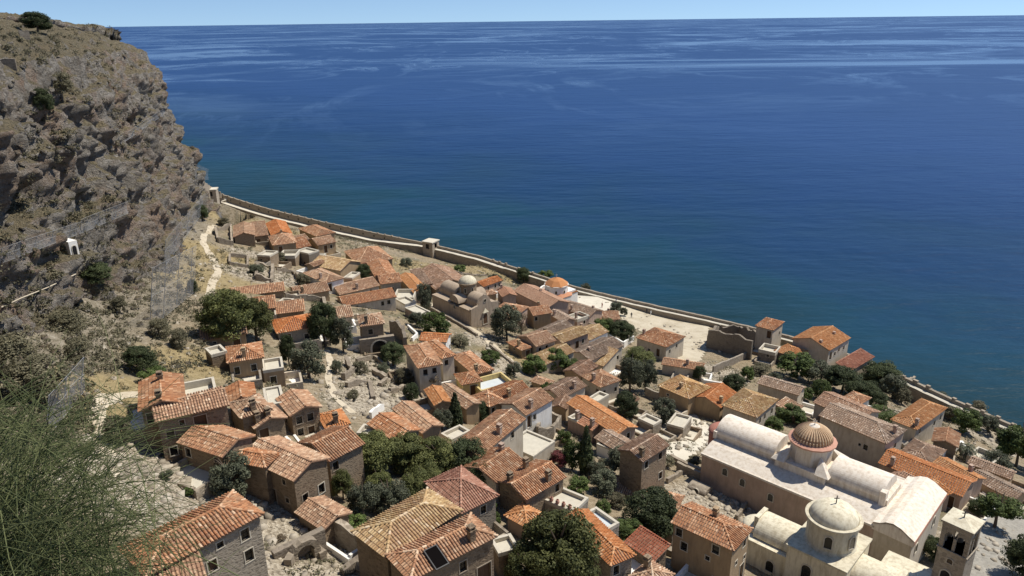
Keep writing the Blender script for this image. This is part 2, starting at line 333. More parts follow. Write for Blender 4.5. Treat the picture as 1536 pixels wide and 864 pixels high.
aw = nd(nt, "ShaderNodeAttribute", attribute_name="wild"); stony = ramp(nt, [(.3, (.11, .095, .06)), (.48, (.22, .185, .13)), (.66, (.31, .27, .205)), (.8, (.42, .38, .30))], n2.outputs[0]).outputs[0]
c = mix(nt, aw.outputs["Fac"], c, stony)
def mulramp(att, nz, lo, hi):
    a_ = nd(nt, "ShaderNodeMath", operation='MULTIPLY_ADD'); nt.links.new(nz, a_.inputs[0]); a_.inputs[1].default_value = .7; nt.links.new(att, a_.inputs[2])
    return ramp(nt, [(lo, (0, 0, 0)), (hi, (1, 1, 1))], a_.outputs[0]).outputs[0]
c = mix(nt, mulramp(ag.outputs["Fac"], n1.outputs[0], .6, .95), c, gr)
vo = nd(nt, "ShaderNodeTexVoronoi"); vo.inputs["Scale"].default_value = 4.2; nt.links.new(v, vo.inputs["Vector"])
sp = nd(nt, "ShaderNodeSeparateColor"); nt.links.new(vo.outputs["Color"], sp.inputs[0])
rb = ramp(nt, [(0, (.19, .155, .11)), (.45, (.35, .295, .215)), (1, (.50, .44, .34))], sp.outputs[0]).outputs[0]
c = mix(nt, mulramp(ar.outputs["Fac"], n2.outputs[0], .65, .9), c, rb)
nt.links.new(c, b.inputs["Base Color"]); ad = nd(nt, "ShaderNodeMath", operation='ADD'); nt.links.new(n3.outputs[0], ad.inputs[0]); nt.links.new(vo.outputs["Distance"], ad.inputs[1]); bump(nt, b, ad.outputs[0], .8, .25)
M['ground'] = mt
terrain = link("terrain", fastmesh("terrain", TV, q, M['ground'], {"rub": ('POINT', rubm.ravel()[used]), "grs": ('POINT', grsm.ravel()[used]), "wild": ('POINT', wild.ravel()[used])}, smooth=True)); tag(terrain, kind="structure")

# ------------------------------------------------------------------ sea
mt, nt, b = mat_new('sea_water'); v = geo_pos(nt)
b.inputs["IOR"].default_value = 1.333; b.inputs["Specular IOR Level"].default_value = .5
sepx = nd(nt, "ShaderNodeSeparateXYZ"); nt.links.new(v, sepx.inputs[0])
# distance off the shore line (line through two wall points) drives the depth colour of the water
a0, b0 = WALL[4, :2], WALL[-1, :2]; dv = (b0-a0)/np.linalg.norm(b0-a0); nv = np.array([-dv[1], dv[0]]); nv = nv if nv[1] > 0 else -nv
dp = nd(nt, "ShaderNodeVectorMath", operation='DOT_PRODUCT'); nt.links.new(v, dp.inputs[0]); dp.inputs[1].default_value = (nv[0], nv[1], 0)
mr = nd(nt, "ShaderNodeMapRange"); nt.links.new(dp.outputs["Value"], mr.inputs[0]); mr.inputs[1].default_value = float(a0@nv); mr.inputs[2].default_value = float(a0@nv)+420
nz = noise(nt, v, .012, 4, .6, .5); nzs = nd(nt, "ShaderNodeMath", operation='MULTIPLY_ADD'); nt.links.new(nz.outputs[0], nzs.inputs[0]); nzs.inputs[1].default_value = .5; nzs.inputs[2].default_value = -.25
sm = nd(nt, "ShaderNodeMath", operation='ADD'); nt.links.new(mr.outputs[0], sm.inputs[0]); nt.links.new(nzs.outputs[0], sm.inputs[1])
deep = ramp(nt, [(0, (.006, .027, .034)), (.07, (.006, .032, .046)), (.16, (.005, .037, .064)), (.26, (.005, .031, .074)), (.5, (.004, .030, .098)), (1, (.010, .042, .135))], sm.outputs[0]).outputs[0]
nt.links.new(deep, b.inputs["Base Color"])
# slicks: bands of smoother water, long and thin
mp = nd(nt, "ShaderNodeMapping"); mp.inputs["Scale"].default_value = (.0007, .0008, 1); mp.inputs["Rotation"].default_value = (0, 0, R(-6)); nt.links.new(v, mp.inputs[0])
s1 = noise(nt, mp.outputs[0], 1.6, 7, .62, 1.6)
mp2 = nd(nt, "ShaderNodeMapping"); mp2.inputs["Scale"].default_value = (.00016, .0011, 1); mp2.inputs["Rotation"].default_value = (0, 0, R(3)); nt.links.new(v, mp2.inputs[0])
s2 = noise(nt, mp2.outputs[0], 1.3, 6, .6, 2.2)
sl1 = ramp(nt, [(.50, (0, 0, 0)), (.62, (1, 1, 1))], s1.outputs[0]).outputs[0]
sl2 = ramp(nt, [(.55, (0, 0, 0)), (.62, (1, 1, 1))], s2.outputs[0]).outputs[0]
mp3 = nd(nt, "ShaderNodeMapping"); mp3.inputs["Scale"].default_value = (.0021, .0011, 1); mp3.inputs["Rotation"].default_value = (0, 0, R(28)); nt.links.new(v, mp3.inputs[0])
s3 = noise(nt, mp3.outputs[0], 1.2, 6, .58, 1.8); sl3 = mix(nt, 1.0, ramp(nt, [(.455, (0, 0, 0)), (.495, (1, 1, 1)), (.535, (0, 0, 0))], s3.outputs[0]).outputs[0], ramp(nt, [(.40, (0, 0, 0)), (.55, (1, 1, 1))], s1.outputs[0]).outputs[0], 'MULTIPLY')
mx0 = nd(nt, "ShaderNodeMath", operation='MAXIMUM'); nt.links.new(sl1, mx0.inputs[0]); nt.links.new(sl3, mx0.inputs[1])
mx = nd(nt, "ShaderNodeMath", operation='MAXIMUM'); nt.links.new(mx0.outputs[0], mx.inputs[0]); nt.links.new(sl2, mx.inputs[1])
far = nd(nt, "ShaderNodeMapRange"); nt.links.new(sepx.outputs[1], far.inputs[0]); far.inputs[1].default_value = 420; far.inputs[2].default_value = 1100
slick = nd(nt, "ShaderNodeMath", operation='MULTIPLY'); nt.links.new(mx.outputs[0], slick.inputs[0]); nt.links.new(far.outputs[0], slick.inputs[1])
ro = nd(nt, "ShaderNodeMapRange"); nt.links.new(slick.outputs[0], ro.inputs[0]); ro.inputs[3].default_value = .40; ro.inputs[4].default_value = .19; nt.links.new(ro.outputs[0], b.inputs["Roughness"]); sp_ = nd(nt, "ShaderNodeMapRange"); nt.links.new(slick.outputs[0], sp_.inputs[0]); sp_.inputs[3].default_value = .22; sp_.inputs[4].default_value = .5; nt.links.new(sp_.outputs[0], b.inputs["Specular IOR Level"])
mpw = nd(nt, "ShaderNodeMapping"); mpw.inputs["Scale"].default_value = (.35, .9, 1); nt.links.new(v, mpw.inputs[0])
w1 = noise(nt, mpw.outputs[0], .22, 4, .6); w2 = noise(nt, mpw.outputs[0], .035, 3, .6)
wa = nd(nt, "ShaderNodeMath", operation='MULTIPLY_ADD'); nt.links.new(w2.outputs[0], wa.inputs[0]); wa.inputs[1].default_value = 3.0; nt.links.new(w1.outputs[0], wa.inputs[2])
bp = nd(nt, "ShaderNodeBump"); bp.inputs["Distance"].default_value = 1.0; nt.links.new(wa.outputs[0], bp.inputs["Height"])
bs = nd(nt, "ShaderNodeMapRange"); nt.links.new(slick.outputs[0], bs.inputs[0]); bs.inputs[3].default_value = .8; bs.inputs[4].default_value = .1; nt.links.new(bs.outputs[0], bp.inputs["Strength"])
nt.links.new(bp.outputs[0], b.inputs["Normal"])
M['sea'] = mt
rad = [0, 150, 400, 1000, 3000, 8000, 18000, 34000]; na = 96; SV = []; SF = []
for r_ in rad:
    for k in range(na): SV.append((r_*math.sin(2*math.pi*k/na), r_*math.cos(2*math.pi*k/na), 0))
for i in range(len(rad)-1):
    for k in range(na): SF.append((i*na+k, i*na+(k+1) % na, (i+1)*na+(k+1) % na, (i+1)*na+k))
me = bpy.data.meshes.new("sea"); me.from_pydata(SV, [], SF); me.materials.append(M['sea']); sea = link("sea", me); tag(sea, kind="structure")

# ------------------------------------------------------------------ cliff
FOOT = np.array([(-26, 4, 62), (-38, 24, 59), (-45, 42, 55), (-51, 62, 51.5), (-56, 82, 47.5), (-59, 101, 44.5), (-63, 130, 39), (-73, 165, 35), (-86.5, 205, 30.5), (-95, 236, 28), (-104, 252, 27), (-122, 262, 27), (-150, 275, 27)], float)
PROF = np.array([(-3, -3.), (0, 0), (2, 8), (5, 18), (7, 26), (7.5, 33), (8.5, 38), (10.5, 42.5), (15, 48), (23, 52), (40, 55.5), (75, 57.5)], float)   # setback, rise
nu, nv_ = 640, 280
fu = np.concatenate([[0], np.cumsum(np.linalg.norm(np.diff(FOOT[:, :2], axis=0), axis=1))]); uu = np.linspace(0, fu[-1], nu)
foot = np.stack([np.interp(uu, fu, FOOT[:, k]) for k in range(3)], 1)
ker = np.ones(25)/25
foots = np.stack([np.convolve(np.pad(foot[:, k], 12, mode='edge'), ker, mode='valid') for k in range(3)], 1); foot = foots
tg = np.gradient(foot[:, :2], axis=0); tg /= np.linalg.norm(tg, axis=1)[:, None]; inn = np.stack([-tg[:, 1], tg[:, 0]], 1)   # pointing into the rock
pl = np.concatenate([[0], np.cumsum(np.linalg.norm(np.diff(PROF, axis=0), axis=1))]); vv = np.linspace(0, 1, nv_)**1.12*pl[-1]
ps = np.interp(vv, pl, PROF[:, 0]); pz = np.interp(vv, pl, PROF[:, 1]); ker = np.ones(9)/9
sm_ = lambda a: np.convolve(np.pad(a, 4, mode='edge'), ker, mode='valid')
ps, pz = sm_(ps), sm_(pz)
sc = (88.5-foot[:, 2])/57.5
CX = foot[:, None, 0]+inn[:, None, 0]*ps[None]*(.35+.65*sc[:, None]); CY = foot[:, None, 1]+inn[:, None, 1]*ps[None]*(.35+.65*sc[:, None]); CZ = foot[:, None, 2]+pz[None]*sc[:, None]
# displace along the outward normal
P3 = np.stack([CX, CY, CZ], -1); du = np.gradient(P3, axis=0); dvv = np.gradient(P3, axis=1); N = np.cross(dvv, du); N /= np.linalg.norm(N, axis=2)[..., None]
if (N[nu//2, nv_//3, 0] < 0): N = -N
steep = np.clip(1.25-np.abs(N[..., 2])*1.05, 0.3, 1)
ledge = CZ*.16+1.2*fbm(CX*.05, CY*.05, CZ*.05, 3, 21)
lf = ledge-np.floor(ledge); band = np.where(lf < .75, lf/.75, (1-lf)/.25)
disp = 2.4*fbm(CX*.06, CY*.06, CZ*.05, 3, 11)+2.6*(ridged(CX*.09, CY*.09, CZ*.05, 4, 5)-.55)+1.6*fbm(CX*.3, CY*.3, CZ*.14, 4, 31)-1.6*np.maximum(0, ridged(CX*.22, CY*.22, CZ*.09, 3, 51)-.62)*2+.7*fbm(CX*1.1, CY*1.1, CZ*.8, 3, 41)+1.1*(band-.6)-2.2*np.maximum(0, ridged(CX*.3, CY*.3, CZ*.03, 3, 87)-.62)*2
blk = _h(np.floor(CX*.5+.8*fbm(CX*.2, CY*.2, CZ*.2, 2, 61)), np.floor(CY*.5+.8*fbm(CX*.2, CY*.2, CZ*.2, 2, 62)), np.floor(CZ*.6+.8*fbm(CX*.2, CY*.2, CZ*.2, 2, 63)), 9)
wx, wy, wz = CX+1.5*fbm(CX*.2, CY*.2, CZ*.2, 2, 71), CY+1.5*fbm(CX*.2, CY*.2, CZ*.2, 2, 72), CZ+1.5*fbm(CX*.2, CY*.2, CZ*.2, 2, 73)
A1, A2 = worley(wx*.17, wy*.17, wz*.08, 3); B1, B2 = worley(wx*.46, wy*.46, wz*.34, 13)
disp = disp+.8*(blk-.5)+2.9*(np.clip((A2-A1)*2.0, 0, 1)-.7)-1.4*A1+.9*(np.clip((B2-B1)*2.5, 0, 1)-.7)-.5*B1
disp = disp*steep
# caves: press the surface in
def cave(px, py, rad, depth):
    d = ray(px, py); PP = (P3-CAM); t = PP@d/(d@d); dist = np.linalg.norm(PP-t[..., None]*d, axis=2); near = np.where(dist < rad*2, t, 1e9); t0 = near.min()
    w = np.clip(1.4-dist/rad, 0, 1)*(t < t0+25); return np.minimum(1, w*1.6)*depth
disp -= cave(160, 468, 2.4, 4.5)+cave(178, 478, 2.2, 4.5)+cave(203, 482, 2.0, 4)+cave(75, 285, 1.6, 2.5)+cave(95, 290, 1.8, 2.5)+cave(45, 325, 1.5, 2.5)+cave(175, 290, 1.8, 3)+cave(110, 372, .9, 1.5)
P3 = P3+N*disp[..., None]
ci = np.arange(nu*nv_).reshape(nu, nv_); CQ = np.stack([ci[:-1, :-1], ci[1:, :-1], ci[1:, 1:], ci[:-1, 1:]], -1).reshape(-1, 4)
mt, nt, b = mat_new('cliff_rock'); v = geo_pos(nt)
n1 = noise(nt, v, .10, 6, .65, .8); n2 = noise(nt, v, .55, 7, .72, .5); n3 = noise(nt, v, 2.6, 6, .75); mpz = nd(nt, "ShaderNodeMapping"); mpz.inputs["Scale"].default_value = (.35, .35, .12); nt.links.new(v, mpz.inputs[0]); n4 = noise(nt, mpz.outputs[0], 1.4, 5, .7)
base = ramp(nt, [(.28, (.11, .094, .076)), (.42, (.25, .22, .18)), (.55, (.385, .348, .297)), (.72, (.56, .52, .46))], n2.outputs[0]).outputs[0]
c = mix(nt, ramp(nt, [(.48, (0, 0, 0)), (.64, (.6,)*3)], n1.outputs[0]).outputs[0], base, (.41, .255, .16))
c = mix(nt, ramp(nt, [(.53, (0, 0, 0)), (.7, (.6,)*3)], n4.outputs[0]).outputs[0], c, (.31, .295, .27))
c = mix(nt, ramp(nt, [(.54, (0, 0, 0)), (.70, (.7,)*3)], n3.outputs[0]).outputs[0], c, (.15, .125, .09))
# dry grass and scrub on what lies flat
gn = nd(nt, "ShaderNodeNewGeometry"); sz = nd(nt, "ShaderNodeSeparateXYZ"); nt.links.new(gn.outputs["Normal"], sz.inputs[0])
fl = nd(nt, "ShaderNodeMath", operation='MULTIPLY_ADD'); nt.links.new(n2.outputs[0], fl.inputs[0]); fl.inputs[1].default_value = .7; nt.links.new(sz.outputs[2], fl.inputs[2])
gcol = ramp(nt, [(.35, (.11, .10, .05)), (.5, (.26, .21, .115)), (.7, (.38, .31, .18))], n3.outputs[0]).outputs[0]
c = mix(nt, ramp(nt, [(.98, (0, 0, 0)), (1.18, (.8,)*3)], fl.outputs[0]).outputs[0], c, gcol)
nt.links.new(c, b.inputs["Base Color"]); ad = nd(nt, "ShaderNodeMath", operation='MULTIPLY_ADD'); nt.links.new(n2.outputs[0], ad.inputs[0]); ad.inputs[1].default_value = 1.5; nt.links.new(n3.outputs[0], ad.inputs[2]); bump(nt, b, ad.outputs[0], 1.0, 1.6)
M['cliff'] = mt
CVf = P3.reshape(-1, 3)
cliff = link("cliff", fastmesh("cliff", CVf, CQ, M['cliff'])); tag(cliff, kind="structure")
# ledge under the photographer's path, joined to the cliff head
lx, ly = np.meshgrid(np.linspace(-26, 10, 37), np.linspace(-14, 7.6, 23)); lz = 82.6+.2*fbm(lx*.4, ly*.4, 0, 4, 77)+np.clip((-lx-9)*.12, 0, 2)-np.clip((ly-1.0)*2.2, 0, 1.5)-np.clip(ly-3.9+.3*fbm(lx*.7, 0*lx, 0, 2, 3), 0, 4)*9
li = np.arange(lx.size).reshape(lx.shape); LQ = np.stack([li[:-1, :-1], li[:-1, 1:], li[1:, 1:], li[1:, :-1]], -1).reshape(-1, 4)
link("cliff_ledge", fastmesh("cliff_ledge", np.stack([lx.ravel(), ly.ravel(), lz.ravel()], 1), LQ, M['cliff'])); tag(bpy.data.objects["cliff_ledge"], kind="structure")

_allV = np.vstack([TV, CVf]); _allF = np.vstack([q, CQ+len(TV)])
BVH = BVHTree.FromPolygons(_allV.tolist(), _allF.tolist())
def hit(px, py):
    """the point of the ground or cliff seen through a pixel"""
    d = ray(px, py); h_ = BVH.ray_cast(Vector(CAM), Vector(d)); return np.array(h_[0]) if h_[0] is not None else on_terr(px, py)
def ground_at(x, y, z0=200):
    h_ = BVH.ray_cast(Vector((x, y, z0)), Vector((0, 0, -1))); return h_[0].z if h_[0] is not None else float(terr(x, y))

# ------------------------------------------------------------------ houses
TILES = dict(A=(200, 460), B=(300, 300), C=(520, 460), D=(520, 340), E=(200, 620), F=(200, 684), G=(500, 620), H=(500, 684), I=(740, 380), J=(1000, 440), K=(780, 540), L=(780, 684), M=(1000, 590), N=(1216, 520), O=(1216, 684), P=(980, 684))
def zp(t, p): return (TILES[t][0]+p[0]/4.8, TILES[t][1]+p[1]/4.8)
OVER = .28
def slope_tiles(mb, o, u, v, n, U, V, i0, i1, sp, rows, detail=True, seed=0):
    """half-round cover tiles over a slope: o eave corner, u along eave, v up slope, i0/i1 how far the top is inset at both ends"""
    ncol = max(2, int(round(U/sp))); sp = U/ncol; nrow = max(2, int(round(V/rows))); ex = V/nrow
    J_, K_ = np.meshgrid((np.arange(ncol)+.5)*sp, np.arange(nrow)*ex); J_ = J_.ravel(); K_ = K_.ravel(); mid = (K_+ex*.5)/V
    ok = (J_ > i0*mid+sp*.1) & (J_ < U-i1*mid-sp*.1); J_ = J_[ok]; K_ = K_[ok]; n_ = len(J_)
    if n_ == 0: return
    r0 = sp*.36; jit = rng.normal(0, .012, n_)
    prof = [(-1, .0), (-.62, .62), (0, .9), (.62, .62), (1, .0)] if detail else [(-1, .0), (-.5, .75), (.5, .75), (1, .0)]
    m_ = len(prof); Vs = np.empty((n_, 2*m_, 3))
    sag = .05*fbm(J_*.25+seed, K_*.3, 0, 2, seed % 97)
    for e, (kk, rr, lift) in enumerate(((-.02, r0*1.08, .035), (ex*1.04, r0*.9, .0))):
        for i, (a, h_) in enumerate(prof):
            Vs[:, e*m_+i] = o+np.outer(J_+a*rr+jit, u)+np.outer(K_+kk, v)+np.outer(h_*rr+lift+sag, n)
    faces = []; att = []
    pt = .5+.45*fbm(J_*.5+seed*3.1, K_*.5, 0, 3, seed % 89); tint = np.clip(.55*rng.random(n_)+.45*pt+rng.normal(0, .13, n_), 0, 1)
    for t in range(n_):
        b_ = t*2*m_
        for i in range(m_-1): faces.append((b_+i, b_+i+1, b_+m_+i+1, b_+m_+i)); att.append(tint[t])
    mb.add(Vs.reshape(-1, 3), faces, att)
def ridge_caps(mb, a, b, r=.11, seg=.38):
    a = np.asarray(a, float); b = np.asarray(b, float); L_ = np.linalg.norm(b-a)
    if L_ < .3: return
    t = (b-a)/L_; s_ = nrm(np.cross(t, [0, 0, 1.])); up = np.cross(s_, t); n_ = max(1, int(L_/seg)); th = np.linspace(0, math.pi, 5)
    for k in range(n_):
        p0 = a+t*(L_*k/n_); p1 = a+t*(L_*(k+1.05)/n_); rr = [np.array(p0)+np.outer(np.cos(th)*r*1.1, s_)+np.outer(np.sin(th)*r+.03, up), np.array(p1)+np.outer(np.cos(th)*r*.92, s_)+np.outer(np.sin(th)*r*.9, up)]
        mb.ring(rr, False, random.uniform(.3, 1))
def make_roof(parent, o, ex, ey, a, b, ze, rt, mat, pitch=.36, near=True, seed=0, over=OVER):
    """tiled roof over the rectangle o + s*ex + t*ey; rt: g/h/e/s + L or R (ridge along ex or ey)"""
    kind, d = rt[0], rt[1]; o = np.array([o[0], o[1], 0.]); ex = np.array([ex[0], ex[1], 0.]); ey = np.array([ey[0], ey[1], 0.])
    if d == 'R': ex, ey, a, b = ey, ex, b, a
    o = o-ex*over-ey*over; A, B = a+2*over, b+2*over; z0 = ze-over*pitch*.5+.06
    up = np.array([0, 0, 1.]); mb, cap, sl = MB(), MB(), MB(); sp, rw = ((.26, .38) if near else (.32, .44))
    P = lambda s_, t_, z_: o+ex*s_+ey*t_+up*z_
    if kind == 's':
        rise = B*pitch*.75; pts = [P(0, 0, z0), P(A, 0, z0), P(A, B, z0+rise), P(0, B, z0+rise)]; sides = [(pts, 0, 0)]; ridges = [(pts[3], pts[2])]
    else:
        rise = B/2*pitch; zr = z0+rise; i0 = {'g': 0, 'h': min(B/2, A/2), 'e': min(B/2, A*.45)}[kind]; i1 = i0 if kind == 'h' else 0
        r0, r1 = P(i0, B/2, zr), P(A-i1, B/2, zr); c0, c1, c2, c3 = P(0, 0, z0), P(A, 0, z0), P(A, B, z0), P(0, B, z0)
        sides = [([c0, c1, r1, r0], i0, i1), ([c2, c3, r0, r1], i1, i0)]; ridges = [(r0, r1)]
        if i0 > 0: sides.append(([c3, c0, r0, r0], B/2, B/2)); ridges += [(c0, r0), (c3, r0)]
        if i1 > 0: sides.append(([c1, c2, r1, r1], B/2, B/2)); ridges += [(c1, r1), (c2, r1)]
    for k, (p, j0, j1) in enumerate(sides):
        u = p[1]-p[0]; U = np.linalg.norm(u); u = u/U
        w = (p[3]-p[0]); w = w-u*(w@u); V = np.linalg.norm(w); w = w/V; n = np.cross(u, w); n = n if n[2] > 0 else -n
        slope_tiles(mb, p[0]+n*.01, u, w, n, U, V, j0, j1, sp, rw, near, seed*7+k)
        low = [x-n*.09 for x in p]; 
        if np.allclose(p[2], p[3]): sl.add([*p[:3], *low[:3]], [(0, 1, 2), (5, 4, 3), (0, 3, 4, 1)])
        else: sl.add([*p, *low], [(0, 1, 2, 3), (7, 6, 5, 4), (0, 4, 5, 1), (1, 5, 6, 2), (3, 2, 6, 7), (0, 3, 7, 4)])
    for p0, p1 in ridges: ridge_caps(mb, np.array(p0)+up*.03, np.array(p1)+up*.03)
    base = tuple(parent.location)
    ro = sl.build("roof", M['slab'], parent, base)
    t_ = mb.build("roof_tiles", mat, ro, base); t_["kind"] = "stuff"
    return ro
def wall_face(mb, a, d, nrm_out, length, z0, z1, opens, gable=0.0, depth=.28):
    """one wall: a start (x,y), d direction, opens list of (s0,s1,z0,z1); real holes with reveals"""
    a = np.array([a[0], a[1], 0.]); d = np.array([d[0], d[1], 0.]); no = np.array([nrm_out[0], nrm_out[1], 0.]); up = np.array([0, 0, 1.])
    S = sorted({0.0, length, *[x for o_ in opens for x in o_[:2]]}); Z = sorted({z0, z1, *[x for o_ in opens for x in o_[2:4]]})
    for i in range(len(S)-1):
        for j in range(len(Z)-1):
            sm, zm = (S[i]+S[i+1])/2, (Z[j]+Z[j+1])/2
            if any(o_[0] < sm < o_[1] and o_[2] < zm < o_[3] for o_ in opens): continue
            mb.quad(a+d*S[i]+up*Z[j], a+d*S[i+1]+up*Z[j], a+d*S[i+1]+up*Z[j+1], a+d*S[i]+up*Z[j+1])
    if gable > 0: mb.tri(a+up*z1, a+d*length+up*z1, a+d*length/2+up*(z1+gable))
    for s0, s1, q0, q1 in opens:
        p = [a+d*s0+up*q0, a+d*s1+up*q0, a+d*s1+up*q1, a+d*s0+up*q1]; r_ = [x-no*depth for x in p]
        for i in range(4): mb.quad(p[i], p[(i+1) % 4], r_[(i+1) % 4], r_[i])
def make_opening(parent, a, d, no, s0, s1, q0, q1, kind, fm='frame'):
    a = np.array([a[0], a[1], 0.]); d = np.array([d[0], d[1], 0.]); no = np.array([no[0], no[1], 0.]); up = np.array([0, 0, 1.]); fw = .085; fr = MB()
    for x0, x1, y0, y1 in ((s0-fw, s0, q0, q1+fw), (s1, s1+fw, q0, q1+fw), (s0, s1, q1, q1+fw), (s0-fw*1.4, s1+fw*1.4, q0-fw, q0)):
        fr.box(a+d*x0+up*y0-no*.10, d*(x1-x0), no*(.10+.035), up*(y1-y0))
    w = fr.build("door" if kind == 'd' else "window", M[fm], parent)
    pn = MB(); dep = .22 if kind == 'd' else .2; pn.box(a+d*s0+up*q0-no*(dep+.04), d*(s1-s0), no*.04, up*(q1-q0))
    wd = kind == 'd' or random.random() < .12
    if wd:      # plank or shutter battens
        k = 3
        for i in range(1, k): pn.box(a+d*(s0+(s1-s0)*i/k-.012)+up*q0-no*dep, d*.024, no*.02, up*(q1-q0))
    else:
        pn.box(a+d*((s0+s1)/2-.02)+up*q0-no*dep, d*.04, no*.03, up*(q1-q0)); pn.box(a+d*s0+up*((q0+q1)/2-.02)-no*dep, d*(s1-s0), no*.029, up*.04)
    pn.build("door_leaf" if kind == 'd' else ("shutter" if wd else "pane"), M['wood'] if wd else M['pane'], w)
def frame_from(t, P0, Lp, Rp, h):
    def g(p): 
        return zp(p[0], p[1:]) if isinstance(p[0], str) else zp(t, p)
    c0 = on_terr(*g(P0), h); ze = c0[2]; cl = atz(*g(Lp), ze); cr = atz(*g(Rp), ze)
    l = cl[:2]-c0[:2]; r = cr[:2]-c0[:2]; la, ra = np.linalg.norm(l), np.linalg.norm(r); ang = math.degrees(math.acos(np.clip(l@r/la/ra, -1, 1)))
    if la >= ra: ex = l/la; ey = np.array([-ex[1], ex[0]]); ey = ey if ey@r > 0 else -ey; a, b = la, max(2.0, ra*.5+.5*(r@ey))
    else: ey = r/ra; ex = np.array([-ey[1], ey[0]]); ex = ex if ex@l > 0 else -ex; a, b = max(2.0, la*.5+.5*(l@ex)), ra
    return c0[:2], ex, ey, a, b, ze, ang
HOUSES = {}; HSC = dict(f1=.85, f2=.85, j5=.8, j8=.8, c1=.6, k10=.75, l6=.75, h1=.7, h2=.8, n2=.75)
def house(key, t, P0, Lp, Rp, h, roof, rmat, wmat, wins='', chim='', label='', cat='house', name='house', floor='floor', pitch=.36):
    h *= HSC.get(key, .56)
    o, ex, ey, a, b, ze, ang = frame_from(t, P0, Lp, Rp, h)
    if not (70 < ang < 112) or not 2.4 < a < 24 or not 2.4 < b < 24: print("CHECK", key, "ang %.0f a %.1f b %.1f" % (ang, a, b))
    cs = [o, o+ex*a, o+ey*b, o+ex*a+ey*b]; gz = [float(terr(*c)) for c in cs]; zb = min(min(gz), ze-2.2)-1.2
    dist = math.hypot(o[0], o[1]); near = dist < 105
    root = empty(name, (o[0], o[1], max(zb, min(gz)))); tag(root, label, cat)
    HOUSES[key] = dict(o=o, ex=ex, ey=ey, a=a, b=b, ze=ze, zb=zb, root=root)
    walls = [(o, ex, -ey, a), (o, ey, -ex, b), (o+ex*a, ey, ex, b), (o+ey*b, ex, ey, a)]; opens = [[], [], [], []]
    items = []
    for w in wins.split():
        kd = 'w'; tt = t
        if w[-1] in 'dbs': kd, w = w[-1], w[:-1]
        if w[0].isalpha(): tt, w = w[0], w[1:]
        px, py = zp(tt, tuple(float(x) for x in w.split(','))); dd = ray(px, py); best = None
        for k in range(2):
            oo, dr, no, ln = walls[k]; den = dd[:2]@no
            if den > -1e-4: continue
            tq = ((oo-CAM[:2])@no)/den; hp = CAM+dd*tq; s_ = (hp[:2]-oo)@dr
            if -.4 < s_ < ln+.4 and hp[2] > zb and hp[2] < ze+1.2 and (best is None or tq < best[0]): best = (tq, k, s_, hp[2])
        if best is None: continue
        _, k, s_, zc = best; ln = walls[k][3]; ww, hh = {'w': (.68, .95), 'd': (.95, 1.95), 'b': (1.2, 1.9), 's': (.45, .5)}[kd]
        ww *= random.uniform(.92, 1.1); hh *= random.uniform(.92, 1.08); s_ = min(max(s_, ww/2+.3), ln-ww/2-.3); 
        if ln < ww+.7: continue
        zc = min(zc, ze-.45-hh/2); r_ = (s_-ww/2, s_+ww/2, zc-hh/2, zc+hh/2)
        if any(not (r_[1]+.35 < q_[0] or r_[0]-.35 > q_[1] or r_[3]+.35 < q_[2] or r_[2]-.35 > q_[3]) for q_ in opens[k]): continue
        opens[k].append(r_); items.append((k, r_, 'd' if kd in 'db' else 'w'))
    # openings on the sides that face away from here
    for k in (2, 3):
        ln = walls[k][3]; n_ = int(ln/4)
        for i in range(n_):
            sx = ln*(i+.5)/n_; zc = ze-1.6
            if zc-.6 > max(gz)+.3 and random.random() < .7: r_ = (sx-.4, sx+.4, zc-.5, zc+.5); opens[k].append(r_); items.append((k, r_, 'w'))
    wb = MB(); flat = roof[0] == 'f'; rise_ = 0
    for k, (oo, dr, no, ln) in enumerate(walls):
        gb = 0
        if roof[0] in 'ge':
            ends = (1, 2) if roof[1] == 'L' else (0, 3)
            if k in ends and not (roof[0] == 'e' and k in (0, 1)): gb = ln/2*pitch
        wall_face(wb, oo, dr, no, ln, zb, ze+(0 if not flat else 0), opens[k], gb)
    if roof[0] == 's':   # fill up to the high side
        hi = (b if roof[1] == 'L' else a)*pitch*.75; e1, e2, A_, B_ = (ex, ey, a, b) if roof[1] == 'L' else (ey, ex, b, a); E3 = lambda v2, z: np.array([v2[0], v2[1], z])
        wb.tri(E3(o, ze), E3(o+e2*B_, ze), E3(o+e2*B_, ze+hi)); wb.tri(E3(o+e1*A_, ze), E3(o+e1*A_+e2*B_, ze), E3(o+e1*A_+e2*B_, ze+hi)); wb.quad(E3(o+e2*B_, ze), E3(o+e1*A_+e2*B_, ze), E3(o+e1*A_+e2*B_, ze+hi), E3(o+e2*B_, ze+hi))
    wb.build("wall", M[wmat], root)
    for k, r_, kd in items: make_opening(root, walls[k][0], walls[k][1], walls[k][2], *r_, kd, 'frame' if wmat not in 'sd' or random.random() < .35 else 'frame2')
    X = lambda v2, z: np.array([v2[0], v2[1], z])
    if flat:
        fb = MB(); ph = (.75 if min(a, b) > 3.4 else .34) if 'p' in roof else .16; fb.box(X(o+ex*.3+ey*.3, ze-ph-.1), X(ex*(a-.6), 0), X(ey*(b-.6), 0), (0, 0, .1)); fb.build("terrace_floor", M[floor], root)
        pb = MB(); tk = .3
        for oo, dr, no, ln, sg in ((o, ex, ey, a, 1), (o+ey*b, ex, ey, a, -1)): pb.box(X(oo-(ey*tk if sg < 0 else 0)-ex*.03-ey*.03*sg, ze-ph), X(dr*(ln+.06), 0), X(ey*(tk+.0), 0), (0, 0, ph+.08))
        for oo, sg in ((o, 1), (o+ex*a, -1)): pb.box(X(oo-(ex*tk if sg < 0 else 0)-ex*.03*sg+ey*(tk+.001), ze-ph), X(ex*tk, 0), X(ey*(b-2*tk-.002), 0), (0, 0, ph+.078))
